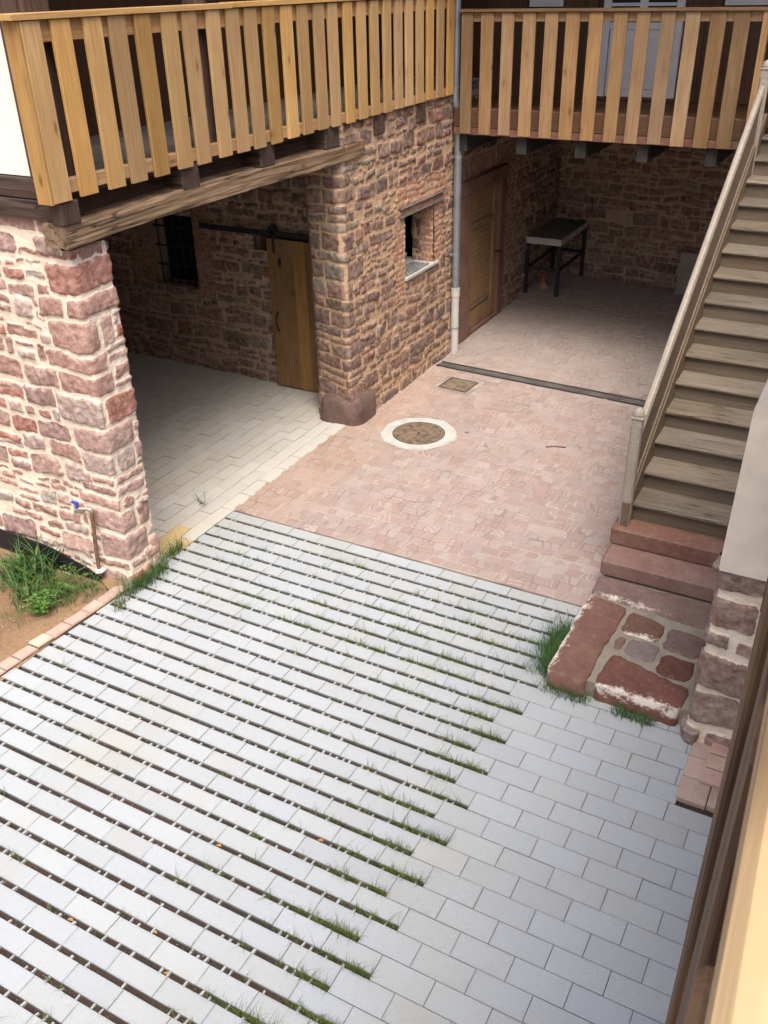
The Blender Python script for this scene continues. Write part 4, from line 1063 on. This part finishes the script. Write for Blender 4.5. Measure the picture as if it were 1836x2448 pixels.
# plaster pillar on its stone base
pp = thing('gate_pillar', 'cream plastered pillar on a rough sandstone base beside the stairs', 'pillar', (-.1, 5.3, 0))
pb = masonry([(-.405, 6.35), (-.415, 4.965), (.75, 4.955)], -.05, 1.42, .0115, 606, [((.28, .155, .118), 4), ((.24, .145, .118), 3), ((.31, .19, .145), 2)], split=(0, 0), warp=.8, hr=(.25, .33), ar=(1.5, 1.9), joint=.026, bulge=.016, bat=lambda U, V: .028 * np.clip(1 - V / 1.2, 0, 1))
wall_mesh('stone_base', [pb], M['wall_light'], pp, cores=[((-.37, 5.0, -.05), (.75, 6.35, 1.40))], loc=(-.1, 5.3, 0))
mb = MB(); mb.prism([(-.432, 1.42), (-.425, 1.40), (.75, 1.40), (.75, 2.62), (-.30, 2.62), (-.335, 2.60), (-.40, 2.50), (-.415, 2.45)], 1, 4.915, 6.35); put('plaster', mb, M['plaster'], pp)
mb = MB(); mb.box((-.31, 4.90, 2.622), (.75, 6.35, 2.80), .01); put('timber_plate', mb, M['dark_x'], pp)
# low stacked edging bricks in front of it
mb = MB()
for i in range(3): mb.box((-.375, 4.39 + i * .2, -.03), (-.19, 4.585 + i * .2, .022), .006, col=(1, .95, .9) if i % 2 else (.9, .85, .8))
for i in range(4): mb.box((-.185, 4.40 + i * .15, -.03), (-.02, 4.545 + i * .15, .024), .006, col=(.95, .9, .85))
kmat = redstone('pale pink edging stone', (.50, .41, .365), (.45, .33, .29), True)
tag(put('edging_stone', mb, kmat), 'flat pale pink edging stones laid in front of the pillar base', 'edging', 'edging stones')
mb = MB()
for i in range(3): mb.box((-.265 + i * .004, 4.56 + i * .135, .0245), (-.02, 4.685 + i * .135, .058 + i * .003), .006, col=(1.05, .9 + .08 * (i % 2), .85))
tag(put('edging_stone', mb, kmat), 'upper row of pink blocks stacked on the edging stones', 'edging', 'edging stones')

# ------------------------------------------------------------------ near gallery rail (foreground right)
nr = thing('near_railing', 'sunlit larch railing close at hand with brown vertical slats', 'railing', (0, 1.5, 3.2))
XF = lambda y: .0075 - .0352 * y
rot = Matrix.Rotation(math.atan(.0352), 4, 'Z')
rg = random.Random(44)
for k in range(30):
    y = -1.6 + .235 * k; b0 = 3.2 + rg.uniform(-.008, .008)
    mb = MB(); Mx = Matrix.Translation((XF(y) + rg.uniform(-.003, .003), y, 0)) @ rot
    mb.box((0, 0, b0), (.028, .15, 4.24), .003, M=Mx); put('slat', mb, M['clad_z'] if False else M['near_z'] if 'near_z' in M else M['far_z'], nr, loc=(XF(y), y, 3.7))
Mr = Matrix.Translation((XF(0), 0, 0)) @ rot
mb = MB(); mb.box((.0025, -1.7, 4.262), (.15, 5.6, 4.3), .004, M=Mr); put('cap_rail', mb, M['pale_y'], nr)
mb = MB(); mb.box((.029, -1.7, 4.12), (.08, 5.6, 4.2615), .003, M=Mr); put('top_rail', mb, M['far_y'], nr)
mb = MB(); mb.box((.029, -1.7, 3.27), (.08, 5.6, 3.37), .003, M=Mr); put('bottom_rail', mb, M['far_y'], nr)
mb = MB(); mb.box((.081, -1.8, 3.22), (1.4, 6.3, 3.30)); put('floor', mb, M['clad_y'], nr)
# our own house, out of view: wall, eave kept low and back for the light
oh = thing('house', 'unseen house wall and tiled eave above the near railing, sized for the light', 'house', (1.5, 3, 0))
mb = MB(); mb.box((.75, -4, -.1), (1.0, 15.6, 3.2)); mb.box((1.4, -4, 3.2), (1.6, 11, 5.6)); put('wall', mb, M['plaster'], oh)
mb = MB(); mb.add([(1.1, -4, 5.6), (1.1, 10.2, 5.6), (2.9, 10.2, 6.7), (2.9, -4, 6.7), (1.1, -4, 5.7), (1.1, 10.2, 5.7), (2.9, 10.2, 6.8), (2.9, -4, 6.8)], [(0, 1, 2, 3), (4, 5, 6, 7), (0, 1, 5, 4), (1, 2, 6, 5), (2, 3, 7, 6), (3, 0, 4, 7)]); put('unseen_roof', mb, M['unseen_roof'], oh)
lr = MB(); lr.add([(-4.85, 4.2, 5.85), (-4.85, 11.2, 5.85), (-8, 11.2, 8.2), (-8, 4.2, 8.2), (-4.85, 4.2, 5.95), (-4.85, 11.2, 5.95), (-8, 11.2, 8.3), (-8, 4.2, 8.3)], [(0, 1, 2, 3), (4, 5, 6, 7), (0, 1, 5, 4), (1, 2, 6, 5), (2, 3, 7, 6), (3, 0, 4, 7)])
tag(put('unseen_roof', lr, M['unseen_roof']), 'unseen clay tiled eave added to shade the left gallery', 'unseen_roof')  # tiles out of view, added to keep the left gallery dark inside
br = MB(); br.add([(-8, 10.2, 5.5), (1.5, 10.2, 5.5), (1.5, 14, 8.4), (-8, 14, 8.4), (-8, 10.2, 5.6), (1.5, 10.2, 5.6), (1.5, 14, 8.5), (-8, 14, 8.5)], [(0, 1, 2, 3), (4, 5, 6, 7), (0, 1, 5, 4), (1, 2, 6, 5), (2, 3, 7, 6), (3, 0, 4, 7)])
tag(put('unseen_roof', br, M['unseen_roof']), 'unseen clay tiled eave added to shade the rear gallery', 'unseen_roof')  # unseen eave, added and placed for shade on the rear slats

# ------------------------------------------------------------------ tap and membrane
tp = thing('garden_tap', 'outdoor tap with a blue lever on a brown standpipe against the pier', 'tap', (-5.37, 4.52, 0))
mb = MB(); mb.tube([(-5.375, 4.56, -.05), (-5.36, 4.575, .35), (-5.335, 4.59, .70)], .017, 10); put('standpipe', mb, M['copper'], tp)
mb = MB(); mb.tube([(-5.335, 4.59, .68), (-5.335, 4.58, .73), (-5.36, 4.565, .735)], .013, 8); mb.tube([(-5.345, 4.575, .735), (-5.42, 4.545, .73), (-5.46, 4.53, .715), (-5.475, 4.525, .66), (-5.476, 4.525, .63)], [.015, .016, .013, .011, .012], 10); put('spout', mb, M['brass'], tp)
mb = MB(); mb.tube([(-5.44, 4.54, .74), (-5.44, 4.54, .775)], .014, 8); mb.box((-5.50, 4.53, .775), (-5.43, 4.555, .79), .003); put('lever', mb, M['blue'], tp)
mb = MB(); mb.tube([(-5.373, 4.555, .10), (-5.372, 4.556, .135)], .026, 10); mb.box((-5.372, 4.54, .11), (-5.32, 4.6, .128)); put('pipe_clip', mb, M['white_pl'], tp)
mb = MB(); mb.prism([(-6.6, .24), (-5.9, .22), (-5.5, .13), (-5.34, .07), (-5.34, -.02), (-6.6, -.02)], 1, 4.53, 4.545)
tag(put('membrane_strip', mb, M['membrane']), 'black damp proof membrane strip along the foot of the pier', 'membrane')

# ------------------------------------------------------------------ vegetation
def blade(mb, base, az, L, lean, wd, col, seg=4, droop=1.0):
    dx, dy = math.cos(az), math.sin(az); px, py = -dy, dx; vs = []
    for i in range(seg + 1):
        t = i / seg; h = L * (t - .5 * droop * lean * t * t); d = L * lean * t ** 1.6; w_ = wd * (1 - t) ** .7 * .5 if i < seg else .0002
        for s_ in (-1, 1): vs.append((base[0] + dx * d + px * w_ * s_, base[1] + dy * d + py * w_ * s_, base[2] + max(h, .002 if i else 0)))
    mb.add(vs, [(2 * i, 2 * i + 1, 2 * i + 3, 2 * i + 2) for i in range(seg)], 0, col)
rg = random.Random(77)
def gcol(a=.75, b=1.25, dry=.08):
    if rg.random() < dry: return (2.6, 1.5, 1.4)
    t = rg.uniform(a, b); return (t * rg.uniform(.85, 1.15), t, t * rg.uniform(.7, 1.1))
gm = MB()
for (k, x0, x1, y0, y1) in gaps:
    if k > 34 or k < -7: continue
    x = x0
    while x < x1 - .01:
        d_end = x1 - x
        dens = .014
        if k >= 0: dens += 1.0 * math.exp(-(d_end / .28) ** 2) + .30 * math.exp(-(d_end / .8) ** 2)
        else: dens += .12 + .55 * math.exp(-((x + 2.9 + .25 * k) / .9) ** 2) * (k > -7)
        nz = float(vnoise(np.array([x * 5.0]), np.array([k * 3.7]), 90)[0]) + .5
        dens *= (.25 + 1.9 * nz ** 2)
        if rg.random() < dens * 1.5:
            nb = rg.randint(5, 14) + (int(14 * math.exp(-(d_end / .25) ** 2)) if k >= 0 else 0); s_ = rg.uniform(.55, 1.15)
            for _ in range(nb): blade(gm, (x + rg.gauss(0, .016), rg.uniform(y0 + .002, y1 - .002), -.018), rg.uniform(0, 6.28), rg.uniform(.012, .034), rg.uniform(.3, 1.1), rg.uniform(.003, .006), gcol(.5, 1.0, .12), seg=2)
            for _ in range(nb):
                blade(gm, (x + rg.gauss(0, .014), rg.uniform(y0 + .003, y1 - .003), -.018), rg.uniform(0, 6.28), rg.uniform(.03, .09) * s_ + (.05 if rg.random() < .1 else 0), rg.uniform(.15, 1.0), rg.uniform(.0022, .0042), gcol(.6, 1.2, .1))
        x += .022
gro = put('gap_grass', gm, M['grass']); gro['kind'] = 'stuff'
def clump(name, label, pts, n, Lr, lean, mat, spread, wd=(.003, .006), cat='grass'):
    mb = MB()
    for _ in range(n):
        p = rg.choice(pts); t = rg.random(); q = pts[(pts.index(p) + 1) % len(pts)] if len(pts) > 1 else p
        b_ = (p[0] + (q[0] - p[0]) * t + rg.gauss(0, spread), p[1] + (q[1] - p[1]) * t + rg.gauss(0, spread), 0)
        blade(mb, b_, rg.uniform(0, 6.28), rg.uniform(*Lr), rg.uniform(*lean), rg.uniform(*wd), gcol(.6, 1.3, .04))
    return tag(put(name, mb, mat), label, cat, 'grass tufts growing at the paving edges')
clump('grass_tuft', 'dense deep green grass tuft at the foot of the pale pier', [(-5.02, 4.52), (-4.99, 4.74), (-5.02, 5.0)], 480, (.10, .26), (.3, 1.0), M['grass2'], .045)
clump('grass_tuft', 'small grass tuft between the yellow pavers and the white paving', [(-5.08, 5.12), (-5.09, 5.34)], 150, (.06, .18), (.3, 1.1), M['grass2'], .03)
clump('grass_tuft', 'thick green grass along the left edge of the red slab landing', [(-1.50, 5.1), (-1.54, 5.45), (-1.53, 5.72), (-1.56, 5.45), (-1.50, 5.1)], 760, (.08, .25), (.3, 1.0), M['grass2'], .045)
clump('grass_tuft', 'green grass along the front edge of the red slab landing', [(-1.44, 5.0), (-1.15, 4.985)], 220, (.05, .15), (.3, 1.0), M['grass2'], .03)
clump('grass_tuft', 'darker grass tuft growing at the right end of the landing front', [(-.95, 4.985), (-.66, 4.97)], 230, (.04, .13), (.3, 1.0), M['grass2'], .025)
clump('grass_tuft', 'thin wiry grass growing from a joint of the garage floor', [(-5.47, 6.12), (-5.40, 6.0)], 26, (.08, .2), (.6, 1.2), M['grass2'], .03)
clump('grass_tuft', 'sparse grass standing on the kerb near the pier', [(-5.05, 4.45), (-4.9, 4.28)], 90, (.05, .17), (.3, .9), M['grass'], .03)
def weed(name, label, c, n_stem, h, n_leaf, leafL, mat, spread):
    t = thing(name, label, 'plant', (c[0], c[1], 0), 'weeds in the earth bed'); ms, ml = MB(), MB()
    for _ in range(n_stem):
        az = rg.uniform(0, 6.28); r = spread * math.sqrt(rg.random()); hh = h * rg.uniform(.5, 1.1) * (1.1 - .5 * r / spread); tip = (c[0] + r * math.cos(az), c[1] + r * math.sin(az), hh)
        mid = (c[0] + r * .55 * math.cos(az), c[1] + r * .55 * math.sin(az), hh * .65); ms.tube([(c[0] + rg.gauss(0, .02), c[1] + rg.gauss(0, .02), 0), mid, tip], [.004, .003, .0015], 5, cap=False)
        for k in range(n_leaf):
            u_ = rg.uniform(.15, 1.0); p = Vector(mid).lerp(Vector(tip), (u_ - .5) * 2) if u_ > .5 else Vector((c[0], c[1], 0)).lerp(Vector(mid), u_ * 2)
            a = rg.uniform(0, 6.28); L = leafL * rg.uniform(.6, 1.2); up_ = rg.uniform(-.1, .6); dx, dy = math.cos(a), math.sin(a); w_ = L * rg.uniform(.28, .45)
            vs = [p, p + Vector((dx * L * .5 - dy * w_ * .5, dy * L * .5 + dx * w_ * .5, up_ * L * .5)), p + Vector((dx * L, dy * L, up_ * L * .6)), p + Vector((dx * L * .5 + dy * w_ * .5, dy * L * .5 - dx * w_ * .5, up_ * L * .5))]
            ml.add(vs, [(0, 1, 2, 3)], 0, gcol(.65, 1.35, .03))
    put('stems', ms, M['grass'], t); put('leaves', ml, mat, t)
weed('leafy_weed', 'bright green bushy weed in the earth bed beside the tap', (-5.62, 4.25), 60, .2, 13, .034, M['weed'], .42)
weed('leafy_weed', 'low bright green weed hanging toward the kerb from the bushy weed', (-5.48, 3.98), 26, .2, 14, .04, M['weed'], .17)
weed('leafy_weed', 'small green weed at the left edge of the earth bed', (-5.86, 3.55), 16, .13, 10, .04, M['weed'], .12)
weed('leafy_weed', 'pale low weed patch against the wall at far left', (-6.12, 4.35), 26, .15, 11, .045, M['weed'], .25)
def longleaf(label, c, n, Lr, wd, spread, name='long_leaf_weed', dry=.12):
    mb = MB()
    for _ in range(n):
        blade(mb, (c[0] + rg.gauss(0, spread), c[1] + rg.gauss(0, spread), 0), rg.uniform(0, 6.28), rg.uniform(*Lr), rg.uniform(.35, 1.15), rg.uniform(*wd), gcol(.6, 1.25, dry), seg=6)
    tag(put(name, mb, M['grass2']), label, 'plant', 'weeds in the earth bed')
longleaf('tall weed with long arching blue green leaves behind the bushy weed', (-5.88, 4.32), 70, (.22, .58), (.012, .024), .12)
longleaf('long leaved weed leaning over bare earth left of the bushy weed', (-5.72, 4.05), 26, (.2, .45), (.012, .02), .06)
longleaf('low straw tinted grass weed beside the lower kerb', (-5.62, 3.45), 120, (.08, .24), (.003, .007), .08, dry=.35)
longleaf('spreading green grass weed along the pier foot at left', (-6.05, 4.3), 170, (.12, .36), (.006, .014), .13)
longleaf('low spreading grass between the bushy weed and the kerb', (-5.45, 4.2), 130, (.08, .22), (.004, .009), .085)
longleaf('thin dry grass patch in the middle of the earth bed', (-5.62, 3.85), 70, (.08, .2), (.002, .005), .08, dry=.5)
longleaf('narrow grass blades growing around the foot of the tap pipe', (-5.34, 4.42), 60, (.1, .28), (.004, .009), .07, dry=.1)

# ------------------------------------------------------------------ small litter
pm = MB()
for _ in range(420):
    x, y = rg.uniform(-7.0, -5.2), rg.uniform(1.5, 4.5); r = rg.uniform(.003, .010) if rg.random() > .05 else rg.uniform(.012, .028)
    zz = .01 + float(fbm(np.array([x]), np.array([y]), 1.2, 20, 4)[0]) * .05
    pm.tube([(x, y, zz - r * .4), (x, y, zz + r * .2), (x + r * .2, y, zz + r * .5)], [r, r * .95, r * .4], 6)
for _ in range(900):
    k, x0, x1, y0, y1 = rg.choice(gaps[6:42]); x = rg.uniform(x0, x1); r = rg.uniform(.0015, .0045); y = rg.uniform(y0 + .004, y1 - .004)
    pm.tube([(x, y, -.03), (x, y, -.016 + r)], [r, r * .6], 5)
po = put('gravel', pm, M['pebble']); po['kind'] = 'stuff'
mb = MB(); mb.tube([(-2.78, 8.75, .012), (-2.70, 8.80, .016), (-2.58, 8.84, .01)], .006, 6); tag(put('twig', mb, M['twig']), 'short dark twig lying on the pink cobbles', 'twig')
mb = MB(); mb.add([(-3.74, 8.70, .012), (-3.70, 8.71, .02), (-3.68, 8.735, .014), (-3.72, 8.73, .012)], [(0, 1, 2, 3)]); tag(put('dead_leaf', mb, M['twig']), 'tiny brown leaf beside the white manhole ring', 'leaf')
def row_of(y): return min(gaps, key=lambda g: abs((g[3] + g[4]) / 2 - y))
for (lab, x, y) in (('orange brown dead leaf in a dark gap of the near paving', -2.69, 2.06), ('curled orange leaf in a paving gap at lower centre', -2.47, 1.98), ('brown leaf in the paving gap left of centre', -2.73, 2.75),
                    ('yellowish leaf fragment in a middle paving gap', -2.2, 3.05), ('tan leaf in the lower left paving gap', -3.16, 1.92)):
    g_ = row_of(y); yy = (g_[3] + g_[4]) / 2; mb = MB(); r = .022
    mb.add([(x - r, yy - .006, -.012), (x, yy - .012, -.004), (x + r, yy, -.010), (x + .004, yy + .012, -.003)], [(0, 1, 2, 3)]); tag(put('dead_leaf', mb, M['leaf']), lab, 'leaf', 'dead leaves in the paving gaps')
